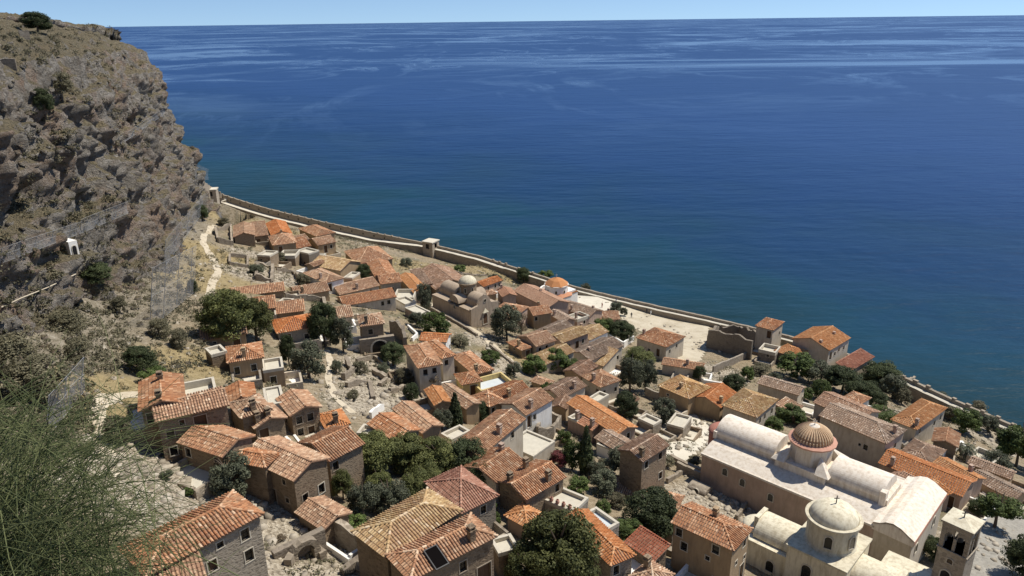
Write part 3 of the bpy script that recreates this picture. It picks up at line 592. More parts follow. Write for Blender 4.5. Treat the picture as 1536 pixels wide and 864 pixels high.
        pb.build("parapet", M['frame'] if wmat != 'l' else M['l'], root)
    else:
        make_roof(root, o, ex, ey, a, b, ze, roof, M[rmat], pitch, near, abs(hash(key)) % 1000 if False else sum(ord(c_)*7**i for i, c_ in enumerate(key)) % 997)
        if roof[0] in 'h':
            cb = MB(); q_ = .12
            for oo, dr, no, ln in walls: cb.box(X(oo-dr*(q_+(0 if abs(dr@ex) > .5 else -q_)), ze-.16), X(dr*(ln+2*q_-(0 if abs(dr@ex) > .5 else 2*q_)), 0), X(no*q_, 0), (0, 0, .14))
            cb.build("cornice", M['frame'], root)
    for c_ in chim.split():
        tt = t
        if c_[0].isalpha(): tt, c_ = c_[0], c_[1:]
        px, py = zp(tt, tuple(float(x) for x in c_.split(','))); p = atz(px, py, ze+1.1); hb = MB(); e1, e2 = X(ex, 0), X(ey, 0); s_ = .25
        loc = (p[:2]-o); sx = np.clip(loc@ex, .4, a-.4); sy = np.clip(loc@ey, .4, b-.4); c2 = X(o+ex*sx+ey*sy, 0)
        hb.box(c2-e1*s_-e2*s_+np.array([0, 0, ze-.4]), e1*2*s_, e2*2*s_, (0, 0, 1.6)); hb.box(c2-e1*(s_+.07)-e2*(s_+.07)+np.array([0, 0, ze+1.2]), e1*(2*s_+.14), e2*(2*s_+.14), (0, 0, .12)); 
        for sgn in (-1, 1): hb.box(c2-e1*s_+e2*(sgn*s_*.75-.05)+np.array([0, 0, ze+1.32]), e1*2*s_, e2*.1, (0, 0, .22))
        hb.box(c2-e1*(s_+.03)-e2*(s_+.03)+np.array([0, 0, ze+1.54]), e1*(2*s_+.06), e2*(2*s_+.06), (0, 0, .08)); hb.build("chimney", M['k' if wmat in "wck" else wmat], root)
    return root

H_ = house
# --- upper quarter below the cliff
H_('a1','A',(808,192),(497,240),(800,108),4.5,'gL','r','o','585,263s 745,255d','','ochre plastered house with tiled gable roof directly below the broad dark pine')
H_('a2','A',(562,350),(515,302),(668,322),3.2,'fp','r','s','','','low stone annex with white flat terrace beside the ochre houses')
H_('a3','A',(925,364),(690,414),(908,262),6.5,'hL','r','o','748,460 868,437 875,527s','795,335','tall ochre house with hipped roof and one chimney between two ochre neighbours')
H_('a4','A',(1082,440),(934,455),(1068,362),5.2,'fp','r','o','1010,527','','ochre block with whitewashed flat roof terrace and one window')
H_('a5','A',(1314,142),(1043,190),(1278,55),6.0,'hL','to','g','1248,212 1115,235d','','grey stone house with bright hipped orange roof among dark pines')
H_('a7','A',(175,825),(158,698),(672,705),7.5,'gR','r','s','E350,65s E485,60b E572,20 E268,148 E292,272','','long two storey stone house with pinkish gable roof on the pale gravel yard')
H_('a8','A',(60,748),(63,548),(345,658),7.5,'gL','r','s','110,800','180,640 190,500','stone house wing with two chimneys joined behind the long stone house')
H_('a9','A',(602,612),(350,655),(578,508),4.5,'fp','r','g','','','grey walled flat terrace behind the long pink roof')
H_('a10','A',(692,692),(680,588),(866,650),5.0,'gL','r','s','','','small brown house with narrow tiled roof beside the white terrace')
H_('a11','A',(785,797),(703,700),(960,718),6.0,'hR','r','s','','905,745','house with plain hipped tile roof wedged between the narrow lanes')
H_('a12','E',(882,102),(790,5),(1096,42),4.4,'gL','r','s','930,130d','905,100 1075,100','low house with ribbed tile roof and small cypress at its door')
H_('a13','A',(1088,690),(955,715),(1060,568),5.0,'f','r','w','','','bright white flat roof terrace with low walls')
H_('a14','A',(1337,722),(1128,765),(1238,612),6.8,'gR','r','s','1192,790 1272,770 E1205,135 E1283,118','','square stone house with four small windows and gabled roof')
H_('a15','E',(1400,112),(1345,15),(1536,62),3.6,'hL','to','s','','1465,40','small low house with fresh orange hipped roof beside the stony lane')
H_('e1','E',(640,304),(340,207),(880,178),7.0,'gL','r','s','395,275 445,290 598,335s 555,395d','','brown stone house with shaded long side facing the gravel yard')
H_('e2b','E',(946,382),(655,328),(1010,300),7.6,'hL','r','s','','','hip roofed wing above the grey olive shrub')
H_('e2','E',(1155,474),(800,310),(1420,340),8.0,'gL','r','s','1010,600d 1110,625s 1085,495s 1355,540 1240,612','','tallest stone house of the row with sunlit gable end and two small windows')
H_('e3','E',(1412,340),(1205,215),('G',190,212),7.0,'gR','r','s','1447,370','','stone house wing with ribbed roof reaching towards the pine grove')
H_('e4','E',(1370,830),(1188,712),(1545,720),3.4,'gL','r','s','','','low lean tiled outbuilding at the foot of the tallest stone house')
H_('f1','F',(905,420),(110,848),(715,272),8.0,'hL','r','g','805,565 835,715 625,640s 445,740 570,790','','large grey stone house with pale framed windows behind the feathery broom bush')
H_('f2','F',(500,880),(150,1010),(400,780),4.2,'sL','r','s','','','lower tiled lean to roof half hidden by the broom bush')
# --- centre front
H_('g1','G',(452,196),(262,76),(612,120),6.0,'gL','r','o','557,182','','ochre gabled house with one square window above the pine grove')
H_('g2','G',(645,136),('C',345,735),(780,95),6.0,'gL','r','o','','','blank ochre gabled house next to the pine grove')
H_('g4','G',(925,710),(680,500),(1140,574),6.5,'hR','td','g','1080,690','','stone house with dusky red hipped roof beside the yellow roof')
H_('h1','H',(385,717),(160,547),(902,397),7.5,'hR','ty','s','','','large house with yellow striped hipped roof next to the ruined arches')
H_('h2','H',(560,882),(390,727),(1150,577),6.6,'hR','r','s','935,795 1135,830b','1060,600','stone house with skylight hole in its mottled tiled roof')
H_('h3','H',(1190,705),(1130,600),(1268,652),4.8,'fp','r','s','','','small stone terrace with parapet at the corner of the skylight house')
H_('g6','G',(1172,492),(1015,355),(1365,352),5.4,'gR','r','c','','1215,240','house with pale bleached ribbed tiles beside the cream terrace')
H_('g7','G',(1388,614),(1185,498),('L',312,152),6.0,'gR','r','s','L268,207','G1240,470 L205,130 1355,330','brown stone house with dark gable wall and three chimneys')
H_('g8','G',(1045,310),(965,182),(1365,44),6.0,'gR','r','c','1290,135 1200,220','1215,110','long cream walled house with tiled roof next to the cream terrace')
H_('g9','G',(1395,815),(1255,738),(1530,748),3.6,'hR','to','k','','','small pink walled house with low orange hipped roof behind the big round pine')
H_('g10','G',(1440,312),(1235,222),(1600,205),3.0,'f','r','c','','','broad plain cream flat roof between tiled houses')
H_('g11','G',(850,192),(785,142),(985,127),3.2,'fp','r','w','','','whitewashed terrace with bench walls above the pine grove')
H_('c1','C',(108,140),(86,68),(262,122),8.0,'hR','r','s','172,180 210,182','140,90','small house with hipped roof standing on the great dark arch')
H_('c2','C',(713,252),(530,240),(850,220),6.0,'gL','to','w','745,285 795,272','','bright white house with plain orange roof near the pale lane')
H_('c3','C',(522,440),(425,288),(672,408),8.0,'hL','r','c','567,470 632,458','','tall pale house with hipped brown roof beside the dry bare bush')
H_('c3b','C',(690,372),(560,262),(768,350),9.0,'hL','r','c','705,378 708,440d','','higher rear wing of the tall pale house')
H_('c4','C',(925,488),(765,355),(1045,454),5.0,'hL','r','o','','915,455','house with rumpled tiled roof behind the yellow courtyard house')
H_('c5','C',(836,560),(786,492),(956,527),4.0,'hR','r','l','915,580b','','small yellow plastered house with hipped roof by the blue white terrace')
H_('c6','C',(968,608),(930,520),(1202,545),3.8,'fp','r','l','','','terrace with pale blue floor and yellow parapet',floor='floorb')
H_('c7','C',(640,707),(572,602),(742,687),4.0,'gL','to','s','','','small bright orange roof joined to a long brown roof by the cypress')
H_('c8','C',(862,730),(665,592),(965,707),4.5,'gL','r','o','','','long house with pale tile stripe along the ridge beside the cypress')
H_('c9','C',(1030,717),(915,647),(1132,682),5.0,'hR','r','o','1048,735','','house with mottled hipped roof below the blue white terrace')
H_('c10','C',(1110,692),(1025,602),(1320,612),5.4,'gR','r','o','','1215,640','wide gabled house adjoining the yellow parapet of the blue terrace')
H_('c11','C',(1290,777),(1195,667),(1478,667),7.0,'gR','r','w','K105,410 K35,450d','1325,690','whitish two storey house with tiled gable roof next to the roofless shell')
# --- far quarter below the end of the cliff
H_('b1','B',(390,254),(248,270),(384,176),6.0,'gR','r','s','295,355s','','grey stone house with gable front nearest the cliff end of the town')
H_('b1b','B',(486,252),(394,262),(468,205),5.0,'sL','r','s','415,308d','','narrow stone house with white terrace beside the farthest gable front')
H_('b2','B',(520,257),(480,170),(640,227),4.6,'gL','to','s','','','orange roofed house at the top edge of the far quarter')
H_('b3','B',(530,327),(500,264),(680,297),5.0,'hR','r','o','580,345d','583,225','ochre house with hipped roof and single door in the far quarter')
H_('b4','B',(690,350),(612,300),(782,325),5.0,'gR','r','o','757,345','','ochre house with one small window in the middle of the far quarter')
H_('b5','B',(840,262),(715,207),(965,234),5.0,'hL','r','o','915,250','','broad hipped house highest towards the long sea wall')
H_('b6','B',(850,327),(780,292),(985,308),5.0,'gR','r','o','905,345d 945,335','','ochre house with door and window at the seaward end of the far quarter')
H_('b7','B',(782,387),(690,365),(845,360),6.5,'fp','r','d','755,470d','','dark blocky stone house with flat top above the rubble')
H_('b7b','B',(682,402),(585,385),(720,360),5.0,'fp','r','s','620,420','','low flat roofed stone block beside the dark blocky house')
H_('b8','B',(1010,508),(795,468),(1052,436),5.4,'gL','ty','o','','','house with tan tiles and tall blank gable in the far quarter')
H_('b9','B',(905,597),(745,527),(1016,557),4.6,'hL','r','w','935,597d','850,545','house with whitewashed front and hipped roof above the rubble strip')
H_('b10','B',(1140,462),(1045,372),(1370,414),5.0,'hR','r','o','1330,460 1180,500','','wide hipped house at the edge of the empty field inside the sea wall')
H_('b12','B',(602,652),(226,698),(592,598),3.2,'gL','r','s','455,690s','','long low tiled house right behind the broad dark pine')
H_('b13','B',(927,652),(690,692),(902,594),4.2,'gL','r','o','','735,640','house with ochre end wall and long tiled roof behind the dark pines')
H_('b14','B',(540,774),(400,772),(530,692),4.0,'gL','r','s','','','small tiled roof peeping over the crown of the broad pine')
H_('b15','B',(746,797),(546,832),(736,720),4.2,'gL','r','s','','','low stone house with striped gable roof directly behind the orange hipped roof')
H_('b17','B',(1406,697),(1036,762),(1386,636),6.0,'gL','r','c','1130,775 1315,745 1360,735','','long cream house with three windows and one straight tiled roof')
H_('b18','B',(1286,617),(1010,682),(1266,553),5.4,'gL','r','c','1230,635s','1170,640','tiled house with chimney immediately behind the long cream house')
H_('b19','B',(1096,837),(1000,842),(1058,764),4.0,'gL','r','c','','','little tiled annex at the corner of the long cream house')
H_('b21','D',(390,397),(255,425),(355,340),7.0,'gL','r','g','330,450 345,385s','','tall narrow grey house with two small windows beside the orange strip roof')
H_('d2','D',(238,410),(155,265),(322,352),4.5,'gL','r','o','','','brown tiled house running down the lane from the wide hipped house')
H_('d3','D',(487,474),(380,357),(590,470),4.5,'gL','to','g','','535,455','long orange strip roof pointing at the domed brown church')
H_('d3b','D',(480,512),(380,470),(505,450),3.6,'fp','r','g','','','grey flat terrace house below the orange strip roof')
H_('d4','D',(545,422),(465,367),(602,402),4.0,'sR','tb','s','','','brown shed roof behind the orange strip roof')
H_('d5','D',(642,452),(500,332),(765,352),4.0,'gL','tb','s','','','half collapsed brown roofed house behind the domed brown church')
H_('d7','D',(985,432),(940,402),(1116,386),4.6,'gR','to','k','1020,432 1070,415 1098,405','','pink house with three windows and orange gable roof beyond the brown church')
H_('d8','D',(1015,492),(985,467),(1082,487),4.0,'hR','r','o','','','tiny hipped house squeezed behind the brown church porch')
H_('d9','D',(1125,505),(1088,455),(1212,488),5.0,'gL','tp','k','','1108,420','pink tiled wing at the near end of the courtyard block')
H_('d10','I',(392,392),(150,270),(540,352),6.0,'gL','tp','k','','340,270','long smooth pinkish roof of the courtyard block beside the white round church')
H_('d11','I',(142,467),(48,398),(245,388),5.0,'hR','r','k','175,410 200,395','','reddish brown house with two windows facing the olive tree')
H_('d12','I',(290,448),(232,397),(372,402),6.0,'gR','r','o','295,440 330,475','325,360','ochre house with stacked windows below the pinkish courtyard roof')
H_('b30','B',(502,402),(392,408),(562,368),4.5,'fp','r','s','440,430s','','low stone terrace block before the narrow stone house with white terrace')
H_('b31','B',(862,422),(790,412),(908,386),4.5,'f','r','w','','','white terrace block in the middle of the far quarter')
H_('b32','B',(1096,562),(1018,585),(1152,522),6.0,'fp','r','o','1045,610s','','ochre flat roofed house under the tall blank gable')
H_('b33','B',(1230,470),(1160,430),(1290,445),4.5,'hL','r','o','','','little hipped house touching the wide hipped house by the field')
H_('b34','B',(560,300),(500,290),(640,268),4.6,'gR','r','o','','','narrow gabled house between the orange roof and the hipped far house')
H_('b35','B',(700,300),(640,275),(770,278),4.6,'gR','r','o','','','tightly packed gabled house in the middle of the far roofs')
H_('b36','B',(820,480),(760,470),(900,450),4.0,'gR','r','s','','','low tiled house before the tan tiled gable house')
H_('b37','B',(640,740),(560,735),(690,715),4.0,'fp','r','u','','','roofless grey walled plot beside the striped gable roof')
H_('d20','D',(420,560),(350,520),(490,535),3.6,'fp','r','w','','','white terrace step below the grey flat terrace house')
H_('d21','D',(530,640),(420,585),(560,600),3.4,'f','td','k','','','pink terrace with red floor near the light olive tree')
H_('g20','G',(258,152),(168,142),(305,112),4.0,'fp','r','s','190,180d','','little square stone hut above the stone wing')
H_('k20','K',(960,470),(850,420),(1010,430),3.6,'fp','r','u','','','roofless pale walled plot beside the sandy plot')
H_('k21','K',(640,640),(550,620),(690,600),3.4,'f','r','w','','','white terrace strip between cypress and tall stone tower house')
H_('k22','K',(560,300),(480,290),(640,250),4.0,'fp','r','c','','','cream terrace below the house with two doors')
H_('k23','K',(790,330),(720,310),(850,280),4.0,'gR','tb','c','','','small brown roof hidden behind the dark tree by the long orange house')
H_('m20','M',(120,250),(20,200),(180,170),3.6,'fp','r','u','','','roofless plot with pale floor next to the dusky red apse')
# --- middle quarter
H_('i1','I',(505,497),(396,432),(562,467),5.0,'gL','tb','k','','395,430','brown roofed house with dark lane wall left of the small courtyard')
H_('i2','I',(690,457),(462,387),(762,407),5.0,'gL','tb','k','','530,400 718,390','long brown roof behind the small white courtyard')
H_('i2b','I',(905,474),(742,478),(850,418),4.6,'gL','r','k','745,492','828,410','pink house at the edge of the open square with chimney')
H_('i2c','I',(605,477),(552,442),(692,447),4.0,'fp','r','k','575,495 655,495','545,455','small walled roof courtyard with pink front')
H_('i3','I',(425,582),(386,532),(562,522),4.5,'gR','tb','o','','','dull brown roof behind the yellow hipped roofs')
H_('i4','I',(370,594),(306,562),(426,578),4.0,'hR','tb','s','','355,570','small brown hipped roof behind the two window cube house')
H_('i5','I',(310,670),(186,602),(411,614),6.0,'gR','r','c','335,680 385,655','','cube like cream house with two small windows and shaded long side')
H_('i6','I',(205,697),(108,642),(268,674),3.6,'hL','r','o','150,685s 250,700d','178,640','little ochre house with hipped roof beside the lane and the cube house')
H_('i7','I',(495,644),(398,597),(682,574),5.6,'gR','ty','k','548,670 603,660b 645,632','','pink house with yellow tiled roof and white balconies')
H_('i8','I',(690,624),(602,562),(822,564),5.0,'gR','ty','w','','632,520','white house with yellow tiled roof next to the dark green garden trees')
H_('i9','I',(350,810),(268,747),(578,707),3.2,'gR','ty','c','540,750','','low long shed with yellow orange tiles above the green vines')
H_('i10','I',(700,772),(575,707),(928,664),5.0,'gR','tb','c','895,750','690,690','house with broad plain brown gable roof next to the bright green pine')
H_('i11','I',(790,810),(742,767),(888,747),3.8,'sL','ty','c','','','tiny yellow tiled porch roof attached to the broad brown roof')
H_('i13','I',(1245,674),(1036,607),(1350,594),6.5,'hL','r','c','1270,705 1320,665 1185,715d 1120,700','1085,560','detached cream house with hipped roof on the edge of the open square')
H_('i14','J',(252,554),(-30,510),(315,518),4.6,'gL','r','c','','150,490','low house with patched roof in front of the detached cream house')
H_('j1','K',(1215,277),(1005,187),(1345,192),6.0,'hR','ty','o','1065,250s','1160,180','ochre house with yellow hipped roof and fat round chimney')
H_('j2','J',(385,820),(165,757),(500,722),5.0,'gR','to','o','','425,770','house with patchy orange roof between two yellow roofs')
H_('j3','M',(645,170),(398,95),(790,47),7.0,'hR','ty','c','672,195 706,165 757,125','','cream house with orange yellow hipped roof behind the white cathedral')
H_('j4','J',(945,730),(662,648),(1028,688),6.5,'gL','tb','c','988,745 965,830s 990,815s','','long brown roofed house with cream end wall by the clipped round bush')
H_('j4b','J',(905,862),(790,800),(942,828),3.0,'sL','r','s','','','small lean to at the foot of the long brown roofed house')
H_('j5','J',(1168,410),(895,337),(1315,322),7.5,'gR','to','c','1180,450d 1210,435 1240,405 1275,390','1205,290 1110,350','large seaside house with smooth bright orange roof and two chimneys')
H_('j6','J',(1315,560),(1205,547),(1488,457),4.5,'sR','td','c','1465,510s','','long low house with dull red lean roof by the sea wall')
H_('j7','J',(915,460),(785,412),(1005,414),5.0,'hL','to','g','838,478 890,500','','grey stone house with small orange roofs in front of the large seaside house')
H_('j7b','J',(782,430),(655,412),(820,385),5.5,'fp','r','d','728,445','','roofless dark grey stone house with white framed window')
H_('j8','J',(765,264),(650,232),(838,207),8.0,'hR','r','c','772,280d 812,285','','tower like house with tiled hip roof standing on the sea wall')
H_('j10','J',(1385,800),(1278,754),(1460,754),3.6,'hL','r','w','','','tiny white house with pale tiled roof in the seaside garden')
H_('n1','N',(360,545),(30,402),(505,478),6.0,'gL','tb','c','','','long brown roof behind the hip ended brown roof near the cathedral dome')
H_('n2','N',(540,694),(72,497),(668,600),7.5,'eL','tb','c','607,710 395,725 352,705s','630,595','long house with hip ended brown roof and cream gable beside the cathedral')
H_('n3','N',(760,594),(590,527),(970,442),6.0,'hR','to','c','785,610 890,550 935,510','830,560','cream house with bright orange hipped roof below the sea wall walk')
H_('n4','N',(1050,722),(885,677),(1066,632),5.0,'gR','r','s','','','brown gabled house beside the palm tree')
H_('n5','N',(850,862),(667,762),(960,747),5.0,'hR','tb','s','','','hipped dull brown house between the orange rows and the orange hipped house')
H_('n6','O',(1085,287),(500,50),(1205,190),5.0,'gL','to','k','1000,330d','525,90','long orange ribbed roof running from the cathedral to the courtyard tree')
H_('n7','O',(1140,205),(880,60),(1215,150),5.2,'gL','to','k','','1155,85','shorter orange roof just behind the long orange ribbed roof')
H_('n8','O',(1430,162),(1140,52),(1495,128),3.2,'gL','tb','o','','','low brown roof farthest from the bell tower beyond the courtyard')
H_('n9','O',(1460,312),(1150,152),(1502,242),3.2,'gL','tb','o','','','low brown roof alongside the courtyard with white chairs')
H_('n10','O',(770,217),(600,132),(832,192),4.0,'hL','tp','o','','','small tan hipped roof against the back of the cathedral')
H_('n10b','O',(905,307),(800,217),(952,287),3.6,'sL','to','k','','','short strip of ribbed orange roof against the cathedral porch')
H_('n12','N',(1300,852),(1130,777),(1380,790),3.0,'fp','r','w','','','white walled terrace beside the palm tree')
H_('k1','K',(190,187),(82,152),(246,162),4.0,'hL','r','o','','','small crooked tiled house above the green vines')
H_('k2','K',(290,277),(225,195),(468,187),5.0,'gR','tb','c','','398,175','house with brown gable roof facing the olive trees')
H_('k3','K',(440,118),(350,65),(552,45),4.6,'gR','tb','o','','','dark brown roof between the green vines and the tall olive')
H_('k4','K',(580,194),(450,117),(722,152),5.6,'hL','r','c','607,235 585,262d 688,210','512,120','house with white lower terrace and two doors beside the tall olive')
H_('k5','K',(700,537),(350,312),(812,474),5.6,'gL','to','k','780,530','','long house with half smooth half ribbed orange roof')
H_('k6','K',(520,502),(425,452),(590,472),4.0,'gL','tp','k','','530,480','little pinkish roof leaning on the long orange house')
H_('k7','K',(330,352),(258,312),(372,282),4.0,'gR','tb','o','','','small brown strip of roof beside the long orange house')
H_('k8','K',(430,452),(345,412),(482,412),4.0,'fp','r','k','','405,390','small pink walled flat roof before the long orange house')
H_('k9','K',(690,647),(550,562),(802,592),4.0,'gL','tb','c','','','brown roof between the cypress and the tall stone house')
H_('k10','K',(880,727),(805,612),(1058,614),8.6,'gR','tb','s','1010,678 910,750 1007,748 1010,830','855,800','tall stone tower house with grey brown roof beside the cathedral lane')
H_('k12','L',(1120,378),(640,235),(1185,300),3.8,'eL','r','o','','850,130','long low house with hipped end hugging the round dark tree')
H_('l1','L',(385,405),(168,312),(488,302),5.0,'fp','r','g','','','stone house with broad cream paved roof terrace and clay pots')
H_('l2','L',(655,777),(335,450),(772,684),6.0,'eL','to','g','677,805','','long orange red roof ending in a hip behind the big round pine')
H_('l3','L',(600,547),(436,428),(688,467),5.0,'fp','r','g','640,570','','stone house with pale blue paved roof terrace',floor='floorb')
H_('l4','L',(960,748),(770,622),(1022,672),4.0,'sL','td','s','990,740s 1020,765s','','small house with smooth dusky red lean roof beside broken arches')
H_('l5','L',(960,962),(815,866),(1085,855),4.0,'hL','r','s','','880,730','low hipped tile roof at the foot of the dusky red lean roof')
H_('l6','P',(570,670),(148,477),(705,532),8.2,'eL','r','o','185,535 450,665 390,735s 458,790d 220,650 655,625 720,675 655,725s 595,770s 632,830d','450,400','large ochre two storey house with brown hip ended roof beside the rubble terrace')

# ------------------------------------------------------------------ sheets laid on the ground
def in_poly(x, y, poly):
    r_ = np.zeros(np.shape(x), bool); n = len(poly)
    for i in range(n):
        x0, y0 = poly[i]; x1, y1 = poly[(i+1) % n]; c_ = ((y0 > y) != (y1 > y)) & (x < (x1-x0)*(y-y0)/(y1-y0+1e-12)+x0); r_ ^= c_
    return r_
def gz_at(x, y):
    """height of the built terrain mesh (bilinear)"""
    fx = (np.asarray(x)-gx[0]); fy = (np.asarray(y)-gy[0]); i = np.clip(np.floor(fx).astype(int), 0, len(gx)-2); j = np.clip(np.floor(fy).astype(int), 0, len(gy)-2); u = fx-i; w = fy-j
    return GZ[j, i]*(1-u)*(1-w)+GZ[j, i+1]*u*(1-w)+GZ[j+1, i]*(1-u)*w+GZ[j+1, i+1]*u*w
def sheet(name, pxs, mat, step=.8, lift=.06, kind="structure"):
    poly = [on_terr(*p)[:2] for p in pxs]; a = np.array(poly); X_, Y_ = np.meshgrid(np.arange(a[:, 0].min(), a[:, 0].max(), step), np.arange(a[:, 1].min(), a[:, 1].max(), step))
    ins = in_poly(X_+step/2, Y_+step/2, poly); id_ = np.arange(X_.size).reshape(X_.shape); q_ = np.stack([id_[:-1, :-1], id_[:-1, 1:], id_[1:, 1:], id_[1:, :-1]], -1)[ins[:-1, :-1]]
    o = link(name, fastmesh(name, np.stack([X_.ravel(), Y_.ravel(), gz_at(X_, Y_).ravel()+lift], 1), q_, mat, smooth=True)); tag(o, kind=kind); return o
def ribbon(name, pxs, width, mat, lift=.06):
    pts = [hit(*p)[:2] for p in pxs]; P = []
    for a, b in zip(pts[:-1], pts[1:]):
        n = max(2, int(np.linalg.norm(b-a)/.7))
        for k in range(n): P.append(a+(b-a)*k/n)
    P.append(pts[-1]); P = np.array(P); 
    for _ in range(4): P[1:-1] = (P[:-2]+P[1:-1]*2+P[2:])/4
    T_ = np.gradient(P, axis=0); T_ /= np.linalg.norm(T_, axis=1)[:, None]; N_ = np.stack([-T_[:, 1], T_[:, 0]], 1); w = width/2*(1+.35*fbm(np.arange(len(P))*.3, 0, 0, 2, 5))
    cols = []
    for s_ in (-1, -.33, .33, 1):
        q_ = P+N_*(w*s_)[:, None]; cols.append(np.stack([q_[:, 0], q_[:, 1], gz_at(q_[:, 0], q_[:, 1])+lift], 1))
    V = np.stack(cols, 1).reshape(-1, 3); id_ = np.arange(len(V)).reshape(-1, 4); F_ = np.stack([id_[:-1, :-1], id_[1:, :-1], id_[1:, 1:], id_[:-1, 1:]], -1).reshape(-1, 4)
    o = link(name, fastmesh(name, V, F_, mat, smooth=True)); tag(o, kind="structure"); return o
def ground_mat(name, c0, c1, c2, sc=.6, spots=None):
    mt, nt, b = mat_new(name); v = geo_pos(nt); n1 = noise(nt, v, sc, 7, .7, .3); n2 = noise(nt, v, 3, 5, .7)
    c = ramp(nt, [(.3, c0), (.5, c1), (.72, c2)], n1.outputs[0]).outputs[0]
    if spots: c = mix(nt, ramp(nt, [(.56, (0, 0, 0)), (.7, (.8,)*3)], n2.outputs[0]).outputs[0], c, spots)
    nt.links.new(c, b.inputs["Base Color"]); bump(nt, b, n2.outputs[0], .6, .1); return mt
M['plaza'] = ground_mat('plaza_earth', (.34, .28, .19), (.46, .40, .295), (.53, .47, .36), .25, (.31, .265, .16))
M['terrace'] = ground_mat('pale_paving', (.48, .44, .35), (.55, .50, .40), (.60, .55, .45), .3)
M['path'] = ground_mat('dirt_path', (.36, .30, .21), (.47, .40, .29), (.55, .48, .37), .8)
M['cobble'] = ground_mat('cobble_paving', (.20, .185, .155), (.28, .26, .22), (.36, .335, .28), 1.6, (.16, .145, .12))
sheet("plaza", [(925, 444), (960, 452), (1010, 463), (1064, 475), (1064, 512), (1052, 540), (1030, 552), (1010, 528), (990, 508), (960, 497), (940, 485), (925, 470), (915, 458)], M['plaza'])
sheet("church_terrace", [(862, 437), (880, 441), (928, 452), (918, 462), (905, 470), (880, 468), (862, 452)], M['terrace'], lift=.12)
ribbon("path", [(322, 338), (306, 352), (305, 365), (318, 385), (328, 408), (318, 425), (314, 445)], 1.5, M['path'])
ribbon("path", [(215, 592), (180, 592), (150, 603), (143, 620), (150, 650), (165, 690), (190, 720)], 1.5, M['path'])
ribbon("lane", [(640, 452), (680, 480), (715, 497), (745, 525), (785, 560)], 1.8, M['path'])
ribbon("lane", [(490, 525), (497, 545), (492, 570), (505, 600), (530, 620)], 1.1, M['path'])
sheet("gravel_yard", [(985, 650), (1015, 622), (1040, 620), (1065, 640), (1060, 665), (1030, 690), (1000, 690)], M['terrace'], lift=.05)
sheet("square", [(1455, 800), (1480, 760), (1536, 750), (1580, 800), (1580, 900), (1440, 900)], M['cobble'], lift=.07)

# ------------------------------------------------------------------ churches
M['chw'] = plaster_mat('cathedral_limewash', (.66, .585, .485), (.73, .66, .56), (.50, .41, .31), .55)
M['chv'] = plaster_mat('cream_limewash', (.60, .54, .40), (.68, .62, .47), (.42, .36, .25), .65)
M['chs'] = plaster_mat('brown_limewash', (.36, .28, .20), (.43, .34, .25), (.25, .20, .15), .5)
M['chred'] = plaster_mat('dusky_red_plaster', (.36, .15, .11), (.42, .19, .14), (.30, .16, .12))
M['ribs'] = plain_mat('pale_rib_tiles', (.60, .43, .27), .9, .2, 3)
M['domeb'] = plain_mat('dome_mortar', (.42, .25, .15))
M['rosy'] = plain_mat('rosy_brick', (.46, .25, .18))
def X3(v2, z): return np.array([v2[0], v2[1], z])
def barrel(mb, o, ex, ey, a, b, z0, rise, n=26, ends=True):
    """vault over o + [0,a]ex + [0,b]ey with its axis along ex"""
    th = np.linspace(math.pi, 0, n); rings = []
    for s_ in np.linspace(0, a, max(2, int(a/1.5))): rings.append([X3(o+ex*s_+ey*(b/2+b/2*math.cos(t)), z0+rise*math.sin(t)) for t in th])
    mb.ring([np.array(r_) for r_ in rings], False)
    if ends:
        for r_ in (rings[0], rings[-1]): mb.add(r_, [tuple(range(n))])
def blockw(mb, o, ex, ey, a, b, z0, z1): mb.box(X3(o, z0), X3(ex*a, 0), X3(ey*b, 0), (0, 0, z1-z0))
def drum(mb, c, r, z0, z1, n=24, off=0.0):
    th = off+np.arange(n)*2*math.pi/n; mb.ring([np.stack([c[0]+r*np.cos(th), c[1]+r*np.sin(th), np.full(n, z)], 1) for z in (z0, z1)], True, .5, True)
def lathe(mb, c, prof, n=32, off=0.0):
    th = off+np.arange(n)*2*math.pi/n; mb.ring([np.stack([c[0]+r*np.cos(th), c[1]+r*np.sin(th), np.full(n, z)], 1) for r, z in prof], True)
def dome(mb, c, r, z0, hz, n=32): lathe(mb, c, [(r*math.cos(t), z0+hz*math.sin(t)) for t in np.linspace(0, math.pi/2*.985, 10)], n)
def arch_pane(parent, c, d, no, w, h, mat, name="window", frame=True):
    """arched opening in a recessed frame: c centre of sill on the wall face"""
    d = X3(d, 0); no = X3(no, 0); th = np.linspace(0, math.pi, 9); up = np.array([0, 0, 1.])
    out = [c-d*w/2, c+d*w/2]+[c+up*(h-w/2)+d*(w/2*math.cos(t))+up*(w/2*math.sin(t)) for t in th]
    fr = MB(); k = 1.28
    ce = c+up*h*.5; big = [ce+(p-ce)*np.array([k, k, 1.13]) for p in out]
    n_ = len(out); V = [p+no*.06 for p in out]+[p+no*.06 for p in big]+[p-no*.15 for p in out]+[p-no*.02 for p in big]; F_ = []
    for i in range(n_):
        j = (i+1) % n_; F_ += [(i, j, n_+j, n_+i), (i, 2*n_+i, 2*n_+j, j), (n_+i, n_+j, 3*n_+j, 3*n_+i)]
    fr.add(V, F_); w_ = fr.build(name, M['frame'], parent)
    pn = MB(); pn.add([p+no*.015 for p in out], [tuple(range(n_))]); pn.build("pane" if name == "window" else "door_leaf", mat, w_)
def cross(mb, c, h=.9):
    mb.box(np.array(c)-[.04, .04, 0], (.08, 0, 0), (0, .08, 0), (0, 0, h)); mb.box(np.array(c)+[-.28, -.035, h*.62], (.56, 0, 0), (0, .07, 0), (0, 0, .08))

